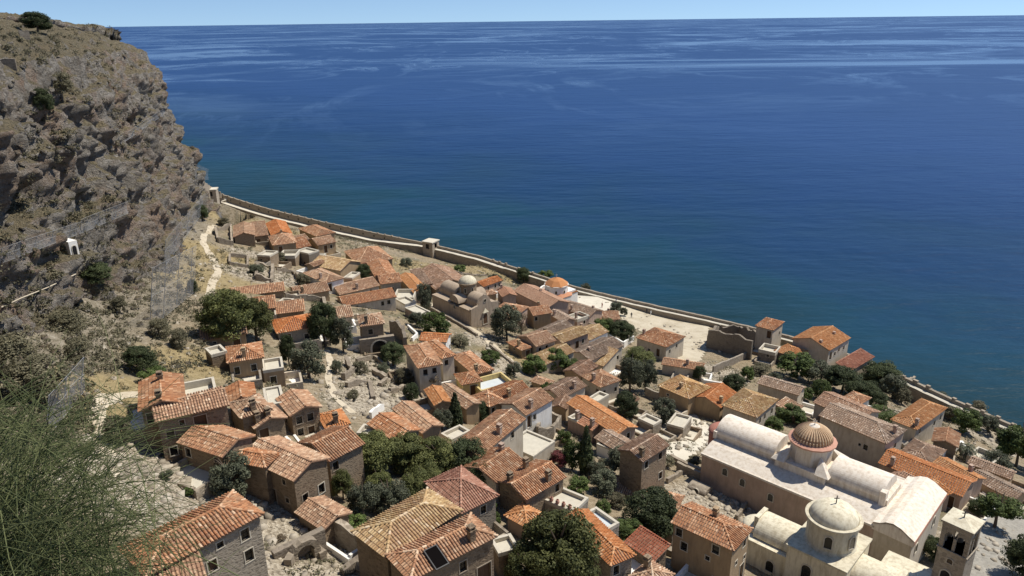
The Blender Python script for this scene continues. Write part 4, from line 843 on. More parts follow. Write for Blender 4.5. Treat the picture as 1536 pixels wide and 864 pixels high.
# cathedral with striped dome
o = on_terr(*zp('M', (255, 440)), 4.5); Z = o[2]; o = o[:2]; en = atz(*zp('O', (735, 628)), Z)[:2]; LT = np.linalg.norm(en-o); ex = (en-o)/LT; ey = np.array([-ex[1], ex[0]]); ey = ey if ey[1] > 0 else -ey
root = empty("cathedral", (*o, Z-5)); tag(root, "long limewashed cathedral with striped tile dome and barrel vaulted roofs", "church")
LN = LT-4.2; WA, WN = 3.7, 4.9; W_ = WA*2+WN
mb = MB(); blockw(mb, o, ex, ey, LN, WA, Z-7, Z); blockw(mb, o+ey*(WA+WN), ex, ey, LN, WA, Z-7, Z); mb.build("aisle_wall", M['k'], root)
mb = MB(); blockw(mb, o+ey*WA, ex, ey, LN, WN, Z-7, Z+1.7); mb.build("nave_wall", M['chw'], root)
mb = MB()
for e0, sg in ((0, 1), (W_, -1)):      # gently curved lean-to roofs of the aisles
    pr = [(0, 0), (.02, .16), (.25, .42), (.6, .78), (1, .95)]; rows = []
    for s_ in np.linspace(-.12, LN, 12): rows.append(np.array([X3(o+ex*s_+ey*(e0+sg*(t*WA-.12*(t == 0))), Z+z_) for t, z_ in pr]))
    mb.ring(rows, False); mb.add(rows[0], [(0, 1, 2, 3, 4)])
    mb.box(X3(o-ex*.15+ey*(e0-.15*sg), Z-.05), X3(ex*(LN+.15), 0), X3(ey*sg*.32, 0), (0, 0, .28))
ar = mb.build("aisle_roof", M['chw'], root)
dc = o+ex*12.3+ey*(WA+WN/2)
mb = MB(); barrel(mb, o-ex*.1+ey*(WA-.12), ex, ey, 8.6, WN+.24, Z+1.7, 1.75); barrel(mb, o+ex*15.6+ey*(WA-.12), ex, ey, LN-15.6-.6, WN+.24, Z+1.7, 1.75)
mb.box(X3(o-ex*.35+ey*(WA-.3), Z+1.0), X3(ex*.5, 0), X3(ey*(WN+.6), 0), (0, 0, 1.1)); mb.box(X3(o+ex*(LN-.9)+ey*(WA-.35), Z+.6), X3(ex*.7, 0), X3(ey*.9, 0), (0, 0, 2.2))
nr = mb.build("nave_roof", M['chw'], root)
mb = MB(); blockw(mb, dc-ex*3.3-ey*3.2, ex, ey, 6.6, 6.4, Z-6, Z+1.95); mb.build("crossing", M['chw'], root)
mb = MB(); drum(mb, dc, 2.6, Z+1.9, Z+4.6, 8, math.atan2(ex[1], ex[0])+math.pi/8)
for a_ in (-1, 1):   # little sloping shoulders beside the drum
    for b_ in (-1, 1):
        p = dc+ex*a_*2.9+ey*b_*2.6; mb.add([X3(p-ex*.9-ey*.9, Z+1.96), X3(p+ex*.9-ey*.9, Z+1.96), X3(p+ex*.9+ey*.9, Z+1.96), X3(p-ex*.9+ey*.9, Z+1.96), X3(dc+ex*a_*1.9+ey*b_*1.7, Z+3.6)], [(0, 1, 4), (1, 2, 4), (2, 3, 4), (3, 0, 4)])
dr = mb.build("drum", M['chw'], root)
mb = MB(); lathe(mb, dc, [(2.55, Z+4.45), (3.0, Z+4.6), (3.05, Z+4.8), (2.35, Z+5.05)], 16, math.atan2(ex[1], ex[0])); mb.build("cornice", M['rosy'], dr)
mb = MB(); dome(mb, dc, 2.33, Z+5.0, 1.8); dm = mb.build("dome", M['domeb'], root)
mb = MB(); nt_ = 36
for k in range(nt_):
    t = 2*math.pi*k/nt_; pts = [(dc[0]+2.39*math.cos(f)*math.cos(t), dc[1]+2.39*math.cos(f)*math.sin(t), Z+5.0+1.87*math.sin(f)) for f in np.linspace(.02, 1.28, 8)]; mb.tube(pts, [.13, .13, .125, .115, .1, .085, .065, .05], 5, .6+.4*random.random())
mb.build("rib_tiles", M['ribs'], dm)["kind"] = "stuff"
mb = MB(); lathe(mb, dc, [(.75, Z+6.75), (.55, Z+6.87), (.01, Z+6.98)], 12); cross(mb, X3(dc, Z+6.9), .8); mb.build("dome_cap", M['chw'], dm)
mb = MB(); c_ = o-ex*.2+ey*(WA+WN/2); 
for k, (r_, z_) in enumerate(((2.0, -6), (2.0, .9))): pass
drum(mb, c_, 2.0, Z-6, Z+.9, 20); mb.build("apse", M['chred'], root); mb = MB(); dome(mb, c_, 2.12, Z+.9, 1.0, 20); mb.build("apse_roof", M['chred'], root)
no_ = o+ex*LN
mb = MB(); blockw(mb, no_, ex, ey, LT-LN, W_, Z-7, Z+.2); mb.build("narthex_wall", M['c'], root)
mb = MB(); prf = [(-.25, .75), (.5, .95), (1.1, 1.35), (1.9, 1.55), (2.8, 1.3), (3.7, .75), (LT-LN+.2, .35)]; rows = []
for s_ in np.linspace(-.15, W_+.15, 8): rows.append(np.array([X3(no_+ex*p_+ey*s_, Z+z_) for p_, z_ in prf]))
mb.ring(rows, False); mb.ring([r_-np.array([0, 0, .25]) for r_ in rows], False)
for r_ in (rows[0], rows[-1]): mb.add(np.vstack([r_, r_[::-1]-np.array([0, 0, .25+.0])]), [tuple(range(14))]); mb.add(np.vstack([r_[:1]*0+r_[0]-[0, 0, 1.0], r_, r_[-1:]-[0, 0, .8]]), [tuple(range(9))])
mb.build("narthex_roof", M['chw'], root)
mb = MB(); mb.box(X3(no_+ex*(LT-LN-.02)+ey*(-.1), Z-.25), X3(ex*.25, 0), X3(ey*(W_+.2), 0), (0, 0, .55)); mb.build("narthex_cornice", M['rosy'], root)
for s_, zz in ((6.2, -2.2), (10.2, -2.6), (3.6, -1.7)): arch_pane(root, X3(o+ex*s_-ey*.02, Z+zz), ex, -ey, .7, 1.1, M['pane'])
for s_ in (2.2, 9.0): arch_pane(root, X3(en+ey*s_+ex*.02, Z-2.6), ey, ex, .8, 1.3, M['pane'])

# domed church beside the bell tower
c2 = atz(*zp('P', (1305, 410)), 35.0)[:2]; Z2 = 31.2; ax = ex; ay = ey
root = empty("church", (*c2, 24)); tag(root, "cream vaulted church with large smooth dome beside the bell tower", "church")
mb = MB(); blockw(mb, c2-ax*8-ay*2.9, ax, ay, 15.5, 5.8, 19, Z2-2.2); blockw(mb, c2-ax*3.1-ay*3.6, ax, ay, 6.2, 6.9, 19, Z2); mb.build("wall", M['chv'], root)
mb = MB(); barrel(mb, c2-ax*7.6-ay*2.3, ax, ay, 4.6, 4.6, Z2-2.0, 1.75); barrel(mb, c2+ax*3.0-ay*2.3, ax, ay, 4.3, 4.6, Z2-2.0, 1.75)
for s_, w_ in ((-8.1, .5), (7.2, .5)): mb.box(X3(c2+ax*s_-ay*1.2, Z2-2.3), X3(ax*w_, 0), X3(ay*2.4, 0), (0, 0, 2.2))
mb.box(X3(c2-ax*8.1-ay*3.0, Z2-2.32), X3(ax*5.1, 0), X3(ay*6.0, 0), (0, 0, .22)); mb.box(X3(c2+ax*3.0-ay*3.0, Z2-2.32), X3(ax*4.6, 0), X3(ay*6.0, 0), (0, 0, .22)); mb.build("vault", M['chv'], root)
mb = MB(); mb.box(X3(c2-ax*3.25-ay*3.75, Z2-.02), X3(ax*6.5, 0), X3(ay*7.2, 0), (0, 0, .22)); mb.build("crossing_roof", M['chv'], root)
mb = MB(); lathe(mb, c2, [(2.75, Z2+.1), (2.55, Z2+.5), (2.55, Z2+3.0), (2.62, Z2+3.1), (2.9, Z2+3.3), (2.9, Z2+3.48), (2.55, Z2+3.5), (2.5, Z2+3.35)], 48); dr = mb.build("drum", M['chv'], root, smooth=False)
mb = MB(); dome(mb, c2, 2.5, Z2+3.3, 1.75, 48); dm = mb.build("dome", M['chv'], root, smooth=True)
mb = MB(); cross(mb, X3(c2, Z2+5.0), 1.0); mb.build("cross", M['metal'], root)
for a_ in (-2.1, -1.1, .2): 
    d_ = np.array([math.cos(a_), math.sin(a_)]); arch_pane(root, X3(c2+d_*2.58, Z2+1.0), np.array([-d_[1], d_[0]]), d_, .75, 1.45, M['pane'])
arch_pane(root, X3(c2-ay*3.62-ax*.8, Z2-3.0), ax, -ay, 1.0, 1.7, M['pane']); arch_pane(root, X3(c2-ay*3.62+ax*1.4, Z2-6.0), ax, -ay, 1.3, 2.0, M['wood'], "door"); arch_pane(root, X3(c2-ay*2.92-ax*5, Z2-5.0), ax, -ay, .9, 1.4, M['pane'])
mb = MB(); drum(mb, c2-ax*8.0, 1.7, 19, Z2-1.9, 20); dome(mb, c2-ax*8.0, 1.8, Z2-1.9, .6, 20); mb.build("apse", M['chv'], root)
o3 = c2+ax*4.5+ay*2.9
root = empty("vestry", (*o3, 24)); tag(root, "flat roofed cream vestry tucked between the domed church and the cathedral porch", "building")
mb = MB(); blockw(mb, o3, ax, ay, 5, 3.2, 19, 28.6); mb.build("wall", M['g'], root); mb = MB(); mb.box(X3(o3-ax*.1-ay*-.02, 28.6), X3(ax*5.2, 0), X3(ay*3.3, 0), (0, 0, .25)); mb.build("roof", M['chv'], root); arch_pane(root, X3(o3+ax*5.02+ay*1.5, 26.2), ay, ax, .7, 1.2, M['pane'])
o4 = c2+ax*7.7-ay*3.4
root = empty("porch_house", (*o4, 24)); tag(root, "square flat topped stone porch with ochre roof next to the bell tower", "building")
mb = MB(); blockw(mb, o4, ax, ay, 3.9, 3.9, 19, 27.6); mb.build("wall", M['g'], root); mb = MB(); mb.box(X3(o4-ax*.12-ay*.12, 27.6), X3(ax*4.14, 0), X3(ay*4.14, 0), (0, 0, .14)); mb.build("roof", M['ty'], root)
mb = MB(); [mb.box(X3(o4-ax*.2-ay*.2+q_, 27.7), X3(u_, 0), X3(w_, 0), (0, 0, .3)) for q_, u_, w_ in ((0*ax, ax*4.3, ay*.25), (ay*4.05, ax*4.3, ay*.25), (ay*.26, ax*.25, ay*3.78), (ay*.26+ax*4.05, ax*.25, ay*3.78))]; mb.build("parapet", M['chv'], root); arch_pane(root, X3(o4+ax*3.92+ay*1.9, 24.8), ay, ax, 1.0, 1.9, M['wood'], "door")

# bell tower
tz = 36.4; o5 = on_terr(*zp('O', (1170, 545)), tz-24.8); tz = o5[2]; o5 = o5[:2]; lft = nrm(atz(*zp('O', (985, 462)), tz)[:2]-o5); rgt = np.array([-lft[1], lft[0]]); rgt = rgt if rgt[0] > 0 else -rgt; S5 = 2.75
root = empty("bell_tower", (*o5, 24)); tag(root, "square stone bell tower with twin arched openings and pale flat roof", "tower")
mb = MB(); body_top = tz-3.3; blockw(mb, o5, lft, rgt, S5, S5, 18, body_top); mb.build("shaft", M['g'], root)
mb = MB(); up = np.array([0, 0, 1.]); pw = .42
for s_ in (0, S5-pw):
    for t_ in (0, S5-pw): mb.box(X3(o5+lft*s_+rgt*t_, body_top), X3(lft*pw, 0), X3(rgt*pw, 0), (0, 0, 2.5))
for (q_, d_, n_) in ((o5, lft, rgt), (o5+rgt*(S5-.35), lft, rgt), (o5, rgt, lft), (o5+lft*(S5-.35), rgt, lft)):
    mb.box(X3(q_+d_*(S5/2-.14)+n_*.06, body_top), X3(d_*.28, 0), X3(n_*.25, 0), (0, 0, 1.5))
    span = (S5-2*pw-.28)/2; yb = body_top+1.45
    for st in (pw, S5/2+.14):        # arch spandrels
        th = np.linspace(math.pi, 0, 9); arc = [(st+span/2+span/2*math.cos(t), yb+.55*math.sin(t)) for t in th]
        for (s0, z0), (s1, z1) in zip(arc[:-1], arc[1:]):
            for off in (.05, .33): mb.quad(X3(q_+d_*s0+n_*off, z0), X3(q_+d_*s1+n_*off, z1), X3(q_+d_*s1+n_*off, body_top+2.5), X3(q_+d_*s0+n_*off, body_top+2.5))
            mb.quad(X3(q_+d_*s0+n_*.05, z0), X3(q_+d_*s1+n_*.05, z1), X3(q_+d_*s1+n_*.33, z1), X3(q_+d_*s0+n_*.33, z0))
mb.build("belfry", M['g'], root)
mb = MB(); mb.box(X3(o5-lft*.12-rgt*.12, body_top-.16), X3(lft*(S5+.24), 0), X3(rgt*(S5+.24), 0), (0, 0, .16)); mb.build("string_course", M['g'], root); mb = MB(); mb.box(X3(o5-lft*.03-rgt*.03, body_top+2.5), X3(lft*(S5+.06), 0), X3(rgt*(S5+.06), 0), (0, 0, .5)); mb.box(X3(o5-lft*.18-rgt*.18, body_top+3.0), X3(lft*(S5+.36), 0), X3(rgt*(S5+.36), 0), (0, 0, .18)); mb.build("cornice", M['g'], root)
mb = MB(); q4 = [X3(o5-lft*.18-rgt*.18, tz-.1), X3(o5+lft*(S5+.18)-rgt*.18, tz-.1), X3(o5+lft*(S5+.18)+rgt*(S5+.18), tz-.1), X3(o5-lft*.18+rgt*(S5+.18), tz-.1), X3(o5+(lft+rgt)*S5/2, tz+.32)]; mb.add(q4, [(0, 1, 4), (1, 2, 4), (2, 3, 4), (3, 0, 4), (3, 2, 1, 0)]); mb.build("roof", M['chv'], root)
mb = MB(); cross(mb, X3(o5+(lft+rgt)*S5/2, tz+.3), .7); mb.build("cross", M['metal'], root)
mb = MB(); lathe(mb, o5+(lft+rgt)*S5/2, [(.42, body_top+.7), (.36, body_top+.95), (.25, body_top+1.3), (.05, body_top+1.45)], 16); mb.tube([X3(o5+(lft+rgt)*S5/2, body_top+1.4), X3(o5+(lft+rgt)*S5/2, body_top+2.6)], .03); mb.build("bell", M['metal'], root)
arch_pane(root, X3(o5+lft*S5*.5-rgt*.02, body_top-1.5), lft, -rgt, .55, .6, M['pane']); arch_pane(root, X3(o5+lft*S5*.55-rgt*.02, body_top-4.2), lft, -rgt, .9, 1.7, M['pane'])

# brown domed church in the middle of the town
o = on_terr(*zp('D', (890, 600)), 4); Z = o[2]; o = o[:2]; le = atz(*zp('D', (615, 480)), Z)[:2]; LT = np.linalg.norm(le-o); ex = (le-o)/LT; ey = np.array([-ex[1], ex[0]]); ey = ey if ey@np.array([.6, .78]) > 0 else -ey; W_ = 7.8
root = empty("church", (*o, Z-4)); tag(root, "brown stone cross vaulted church with small dome and arched facade by the lane", "church")
mb = MB(); blockw(mb, o, ex, ey, LT, W_, Z-6, Z-.6); blockw(mb, o+ey*2.1, ex, ey, LT, 3.6, Z-6, Z+.6); mb.build("wall", M['chs'], root)
mb = MB(); gp = [(0, -.6), (0, .1), (2.1, .5), (W_/2, 2.6), (W_-2.1, .5), (W_, .1), (W_, -.6)]; mb.add([X3(o-ex*.25+ey*t_, Z+z_) for t_, z_ in gp]+[X3(o+ex*.3+ey*t_, Z+z_) for t_, z_ in gp], [tuple(range(7)), tuple(range(13, 6, -1))]+[(i, i+1, i+8, i+7) for i in range(6)]); mb.box(X3(o-ex*.25, Z-6), X3(ex*.25, 0), X3(ey*W_, 0), (0, 0, 5.4)); mb.build("facade", M['chs'], root)
mb = MB(); barrel(mb, o+ex*.2+ey*2.0, ex, ey, 3.6, 3.8, Z+.6, 1.8); barrel(mb, o+ex*7.8+ey*2.0, ex, ey, LT-8.2, 3.8, Z+.6, 1.8); barrel(mb, o+ex*4.0+ey*-.1, ey, ex, W_+.2, 3.4, Z+.3, 1.6)
mb.box(X3(o-ey*.1, Z-.6), X3(ex*4.0, 0), X3(ey*2.2, 0), (0, 0, .4)); mb.box(X3(o+ex*7.6-ey*.1, Z-.6), X3(ex*(LT-7.6), 0), X3(ey*2.2, 0), (0, 0, .4)); mb.box(X3(o+ey*(W_-2.1), Z-.6), X3(ex*LT, 0), X3(ey*2.2, 0), (0, 0, .4)); mb.build("vault", M['chs'], root)
dc = o+ex*5.7+ey*W_/2; mb = MB(); drum(mb, dc, 1.95, Z, Z+3.9, 16); lathe(mb, dc, [(1.95, Z+3.75), (2.2, Z+3.9), (2.2, Z+4.05), (1.9, Z+4.15)], 24); mb.build("drum", M['s'], root); mb = MB(); dome(mb, dc, 2.0, Z+4.0, 1.5, 28); mb.build("dome", M['chv'], root, smooth=True)
for a_ in (-2.6, -1.8, -1.0): d_ = np.array([math.cos(a_), math.sin(a_)]); arch_pane(root, X3(dc+d_*1.97, Z+2.1), np.array([-d_[1], d_[0]]), d_, .5, 1.1, M['pane'])
arch_pane(root, X3(o-ex*.27+ey*W_/2, Z-4.2), ey, -ex, 1.2, 2.4, M['wood'], "door"); arch_pane(root, X3(o-ex*.27+ey*W_/2, Z+.9), ey, -ex, .6, .7, M['pane'])
mb = MB(); mb.add([X3(o-ex*.6+ey*(W_/2-.8), Z-1.5), X3(o-ex*.6+ey*(W_/2+.8), Z-1.5), X3(o-ex*.26+ey*(W_/2+.8), Z-1.5), X3(o-ex*.26+ey*(W_/2-.8), Z-1.5), X3(o-ex*.3+ey*W_/2, Z-.5)], [(0, 1, 4), (1, 2, 4), (2, 3, 4), (3, 0, 4), (3, 2, 1, 0)]); mb.build("door_hood", M['chv'], root)
arch_pane(root, X3(o+ex*5.6-ey*.12, Z-1.2), ex, -ey, .5, .9, M['pane'])

# white church with round tiled drum by the sea wall
o = on_terr(*zp('I', (500, 300)), 3); Z = o[2]; o = o[:2]; rg = nrm(atz(*zp('I', (622, 258)), Z)[:2]-o); ex = rg; ey = np.array([-ex[1], ex[0]]); ey = ey if ey[1] > 0 else -ey
dc = atz(*zp('I', (455, 222)), Z+2.2)[:2]; root = empty("church", (*dc, Z-3)); tag(root, "white church with round drum and red tiled cone roof beside the square", "church")
mb = MB(); drum(mb, dc, 4.6, Z-5, Z-.4, 8, .3); blockw(mb, o, ex, ey, 6.0, 5.5, Z-5, Z-.6); blockw(mb, o+ex*.4+ey*.4, ex, ey, 5.2, 3.2, Z-.7, Z+.2); mb.build("wall", M['white'], root)
mb = MB(); lathe(mb, dc, [(3.15, Z-.5), (3.15, Z+2.0), (3.35, Z+2.2), (3.35, Z+2.35), (3.0, Z+2.4)], 24); mb.build("drum", M['white'], root)
mb = MB(); lathe(mb, dc, [(3.45, Z+2.3), (3.4, Z+2.42), (1.9, Z+3.6), (.02, Z+4.3)], 8, .3); mb.build("cone_roof", M['to'], root); mb = MB(); cross(mb, X3(dc, Z+4.25), 1.0); mb.build("cross", M['white'], root)
for k in range(8): a_ = .3+math.pi/8+k*math.pi/4; d_ = np.array([math.cos(a_), math.sin(a_)]); arch_pane(root, X3(dc+d_*3.17, Z+.4), np.array([-d_[1], d_[0]]), d_, .45, .8, M['pane'])
make_roof(root, o, ex, ey, 6.0, 5.0, Z-.5, 'sL', M['to'], .25, True, 17, .1)
mb = MB(); lathe(mb, dc, [(4.7, Z-.45), (4.75, Z-.3), (3.1, Z+.3)], 8, .3); mb.build("lower_roof", M['tp'], root)
mb = MB(); th = np.linspace(2.2, 4.4, 14); inner = [X3(dc+4.3*np.array([math.cos(t), math.sin(t)]), Z-.4) for t in th]; outer = [X3(dc+4.8*np.array([math.cos(t), math.sin(t)]), Z-.4) for t in th]
mb.ring([np.array(inner), np.array([p+[0, 0, 1.2] for p in inner]), np.array([p+[0, 0, 1.2] for p in outer]), np.array([p-[0, 0, 4] for p in outer])], False); mb.build("parapet", M['white'], root)
arch_pane(root, X3(o+ex*2.5-ey*.02, Z-2.2), ex, -ey, .6, 1.0, M['pane'])

# ------------------------------------------------------------------ sea wall
M['wall'] = rubble_mat('rampart_stone', (.21, .175, .13), (.38, .325, .25), (.36, .30, .225), 1.6)
root = empty("sea_wall", (*WALL[8, :2], 4)); tag(root, "long stone rampart with wall walk and battlements along the sea", "wall")
def resample(P, st):
    P = np.asarray(P); L_ = np.concatenate([[0], np.cumsum(np.linalg.norm(np.diff(P[:, :2], axis=0), axis=1))]); s_ = np.arange(0, L_[-1], st); return np.stack([np.interp(s_, L_, P[:, k]) for k in range(3)], 1)
ext = np.vstack([WALL, [(112, 108, 8.5), (125, 90, 8.5)]]); RS = resample(ext, 1.5)
for _ in range(3): RS[1:-1] = (RS[:-2]+2*RS[1:-1]+RS[2:])/4
T_ = np.gradient(RS[:, :2], axis=0); T_ /= np.linalg.norm(T_, axis=1)[:, None]; NO = np.stack([-T_[:, 1], T_[:, 0]], 1); NO *= np.sign(NO[:, 1:2]+1e-9)   # seaward
jz = .12*fbm(np.arange(len(RS))*.6, 0, 0, 3, 8)
iw = np.where(RS[:, 2] > 10.5, 3.0, np.where(RS[:, 2] > 9.2, 2.4, 1.9)); par = np.interp(RS[:, 2], [9, 10.5, 12], [.75, 1.0, 2.4])
def wp(off, z): return np.stack([RS[:, 0]+NO[:, 0]*off, RS[:, 1]+NO[:, 1]*off, z], 1)
prof = [wp(-iw, RS[:, 2]-8), wp(-iw, RS[:, 2]-par+jz), wp(-iw+.45, RS[:, 2]-par+.12+jz), wp(np.full(len(RS), -.75), RS[:, 2]-par+jz*.5), wp(np.full(len(RS), -.7), RS[:, 2]+jz), wp(np.full(len(RS), 0.), RS[:, 2]+jz), wp(np.full(len(RS), 1.3), RS[:, 2]*0-3)]
mb = MB(); mb.ring([p for p in prof[:2]], False); mb.ring([prof[3], prof[4], prof[5], prof[6]], False); mb.build("wall_body", M['wall'], root)
mb = MB(); mb.ring([prof[1]+[0, 0, .004], prof[2], prof[3]], False); mb.build("wall_walk", M['terrace'], root)
for i in range(2, len(RS)-1):
    z = RS[i, 2]; p = RS[i]; far_ = z > 11
    if far_ and i % 2: continue
    if (not far_) and (p[0] < 84 and not -6 < p[0] < 8 or i % 2 or random.random() < .25): continue
    mb = MB(); d_ = T_[i]; w_ = random.uniform(.7, 1.1) if not far_ else .55; mb.box(X3(p[:2]-d_*w_/2-NO[i]*.68, z-.05), X3(d_*w_, 0), X3(NO[i]*.62, 0), (0, 0, random.uniform(.3, .65)*(.6 if far_ else 1))); mb.build("merlon", M['wall'], root)
for i in range(6, len(RS)-1, 3):          # dark plates painting the shade of loopholes on the tall climbing parapet
    if RS[i, 2] > 11.5:
        c_ = X3(RS[i, :2]-NO[i]*.72, RS[i, 2]-1.2); mb = MB(); mb.box(c_-X3(T_[i]*.25, .3), X3(T_[i]*.5, 0), X3(-NO[i]*.06, 0), (0, 0, .6)); mb.build("loophole_shade", M['pane'], root)
def small_tower(px, py, z, s, h, label, wm='wall'):
    c_ = atz(px, py, z)[:2]; i = np.argmin(np.linalg.norm(RS[:, :2]-c_, axis=1)); d_, n_ = T_[i], NO[i]; r_ = empty("watch_tower", (*c_, z-h)); tag(r_, label, "tower"); q_ = c_-d_*s/2-n_*s*.7
    mb = MB(); walls = [(q_, d_, -n_, s), (q_, n_, -d_, s), (q_+d_*s, n_, d_, s), (q_+n_*s, d_, n_, s)]
    for k, w in enumerate(walls): wall_face(mb, w[0], w[1], w[2], w[3], z-h, z, [(s*.32, s*.68, z-2.2, z-.5)] if k < 3 else [])
    mb.build("wall", M[wm], r_); mb = MB(); mb.box(X3(q_-d_*.2-n_*.2, z), X3(d_*(s+.4), 0), X3(n_*(s+.4), 0), (0, 0, .35)); mb.build("roof", M['terrace'], r_); mb = MB(); mb.box(X3(q_+d_*.6+n_*.6, z-2.6), X3(d_*(s-1.2), 0), X3(n_*(s-1.2), 0), (0, 0, 2.4)); mb.build("room_shade", M['pane'], r_)  # solid dark block paints the shade behind the tower openings
small_tower(648, 361, 11.6, 4.2, 8, "square watch tower with pale roof at the bend of the sea wall")
small_tower(320, 284, 26.5, 4.0, 6, "stone corner tower where the rampart meets the cliff")

# ------------------------------------------------------------------ ruined and garden walls
def stone_wall(pxs, h, label, mat='u', thick=.5, ragged=.5, name="ruined_wall", close=False, use_hit=False, cat="wall", gap=0.0):
    if use_hit:
        pxs = [(a_[0]+(b_[0]-a_[0])*k/5, a_[1]+(b_[1]-a_[1])*k/5) for a_, b_ in zip(pxs[:-1], pxs[1:]) for k in range(5)]+[pxs[-1]]; h *= .6; thick *= .8
    P = [hit(*p) if use_hit else on_terr(*p) for p in pxs]; P = np.array(P)
    if close: P = np.vstack([P, P[:1]])
    c_ = P.mean(0); root = empty(name, P[0]); tag(root, label, cat); n_seg = 0
    for a, b in zip(P[:-1], P[1:]):
        L_ = np.linalg.norm((b-a)[:2])
        if L_ < .3: continue
        d = (b-a)[:2]/L_; n = np.array([-d[1], d[0]]); k = max(2, int(L_/.55)); s_ = np.linspace(0, L_, k+1); tops = []
        for i, s in enumerate(s_):
            p = a[:2]+d*s; g = (a[2]+(b[2]-a[2])*s/L_) if use_hit else float(terr(*p)); tops.append(g+h*(1-ragged*max(0, .35+fbm(s*.5+n_seg*7.3, a[0], a[1], 3, 13)))+random.uniform(-.12, .12)*ragged)
        mb = MB(); V = []
        for i, s in enumerate(s_):
            p = a[:2]+d*s; zb_ = ((a[2]+(b[2]-a[2])*s/L_) if use_hit else float(terr(*p)))-1.5
            j = [random.uniform(-.05, .05)*ragged for _ in range(4)]
            V += [X3(p-n*(thick/2+j[0]), zb_), X3(p+n*(thick/2+j[1]), zb_), X3(p+n*(thick/2+j[2]), tops[i]+j[0]), X3(p-n*(thick/2+j[3]), tops[i]+j[1])]
        F_ = []
        for i in range(k):
            q_ = i*4
            for e in ((3, 2), (1, 2), (0, 3)): F_.append((q_+e[0], q_+e[1], q_+4+e[1], q_+4+e[0]))
        F_ += [(0, 1, 2, 3), (k*4+3, k*4+2, k*4+1, k*4)]; mb.add(V, F_); mb.build("wall_section", M[mat], root); n_seg += 1
    return root
SW = stone_wall
SW([(1061, 522), (1126, 540)], 5.6, "long dark roofless ruin wall at the edge of the open square", 'd', .6, .25)
SW([(1061, 522), (1076, 507), (1108, 508), (1134, 520)], 4.2, "jagged ruin walls closing the back of the roofless shell near the sea", 'd', .6, .35)
SW([(1140, 527), (1160, 513), (1146, 507)], 3.4, "pale broken gable with empty window gaps beside the tower like house", 'u', .5, .45)
SW([(1069, 560), (1121, 537)], 1.9, "plain grey garden wall sloping down from the roofless shell", 'g', .4, .15, "garden_wall")
SW([(815, 633), (840, 642), (828, 662), (806, 664)], 2.6, "roofless pale house shell with window gaps beside the whitish house", 'u', .45, .3, "ruined_house", True, cat="ruin")
SW([(968, 594), (1030, 620)], 1.9, "straight grey garden wall below the yellow hipped roof with fat chimney", 'g', .4, .15, "garden_wall")
SW([(1015, 706), (1165, 770)], 1.6, "long low wall bordering the lane beside the cathedral", 'u', .45, .2, "garden_wall")
SW([(1005, 690), (1040, 707), (1100, 735), (1168, 762)], 1.0, "kerb like stone wall right under the cathedral aisle", 'u', .5, .15, "garden_wall")
SW([(1028, 765), (1150, 812)], 1.3, "stone wall behind the large ochre two storey house", 'g', .4, .15, "garden_wall")
SW([(1104, 780), (1122, 755)], .9, "short wall crossing the rubble terrace nearest the ochre house", 'u', .4, .3, "garden_wall")
SW([(1000, 725), (1022, 712)], .9, "broken little wall between tower house and rubble terrace", 'u', .4, .5)
SW([(995, 828), (1030, 842), (1068, 862)], 1.2, "ragged craggy wall stump in the ditch before the large ochre house", 'u', .8, .9)
SW([(946, 812), (975, 796), (990, 806)], 1.2, "crumbled wall stumps at the dusky red lean roof", 'u', .6, .9)
SW([(500, 808), (540, 838), (572, 862)], 3.0, "roofless ruin wall with jagged coping beside the yellow striped roof", 'u', .6, .45)
SW([(432, 850), (446, 830), (466, 822), (486, 840)], .9, "low crumbled wall round the broken arch in the stony yard", 'u', .6, .6)
SW([(324, 348), (347, 344), (349, 368), (328, 365)], 1.8, "roofless little ruin at the bend of the dirt path", 'u', .5, .6, "ruined_house", True, cat="ruin")
SW([(345, 385), (372, 388), (372, 402), (345, 398)], 1.0, "low walled dry plot below the farthest gable house", 'u', .4, .3, "garden_wall", True)
SW([(388, 398), (410, 404), (408, 425), (385, 420)], 1.8, "tumbled ruin walls amid the far rubble field", 'u', .6, .9, "ruined_house", True, cat="ruin")
SW([(415, 408), (440, 410), (452, 425)], 1.8, "jagged wall fragment between far rubble field and dark blocky house", 'u', .6, .9)
SW([(428, 448), (486, 455), (490, 472)], 1.7, "long crumbling wall behind the second dark pine", 'u', .6, .6)
SW([(1348, 588), (1374, 573)], 2.4, "grey ruin wall standing across the rampart walk", 'u', .5, .4)
SW([(1376, 577), (1396, 590), (1418, 602)], 1.4, "collapsed stone stalls below the rampart walk", 'u', .6, .9)
SW([(625, 417), (655, 440)], 2.4, "dark shaded ruin wall before the half collapsed brown roof", 'd', .5, .4)
SW([(636, 460), (690, 489), (716, 505)], .8, "low kerb wall following the lane to the brown church", 'u', .4, .3, "garden_wall")
SW([(587, 500), (606, 512), (609, 530)], 3.4, "tall dark slab of broken wall next to the great dark arch", 'd', .6, .45)
SW([(612, 492), (626, 505), (618, 512)], .8, "small white edged step wall beside the tall broken slab", 'white', .35, .2, "garden_wall")
SW([(520, 580), (555, 575), (560, 600)], 1.0, "half buried terrace wall in the rubble slope beside the lane", 'u', .6, .9)
SW([(556, 628), (575, 615)], 1.4, "stub of white plastered wall at the lower edge of the rubble slope", 'white', .4, .5)
SW([(1298, 640), (1330, 652)], 1.3, "white garden wall below the clipped hedge", 'white', .35, .2, "garden_wall")
SW([(905, 505), (935, 522), (950, 512)], 1.6, "white garden wall beside the detached cream house", 'white', .35, .1, "garden_wall")
SW([(1055, 575), (1088, 580), (1090, 570)], .9, "zigzag white bench wall by the yellow roofs", 'white', .35, .1, "garden_wall")
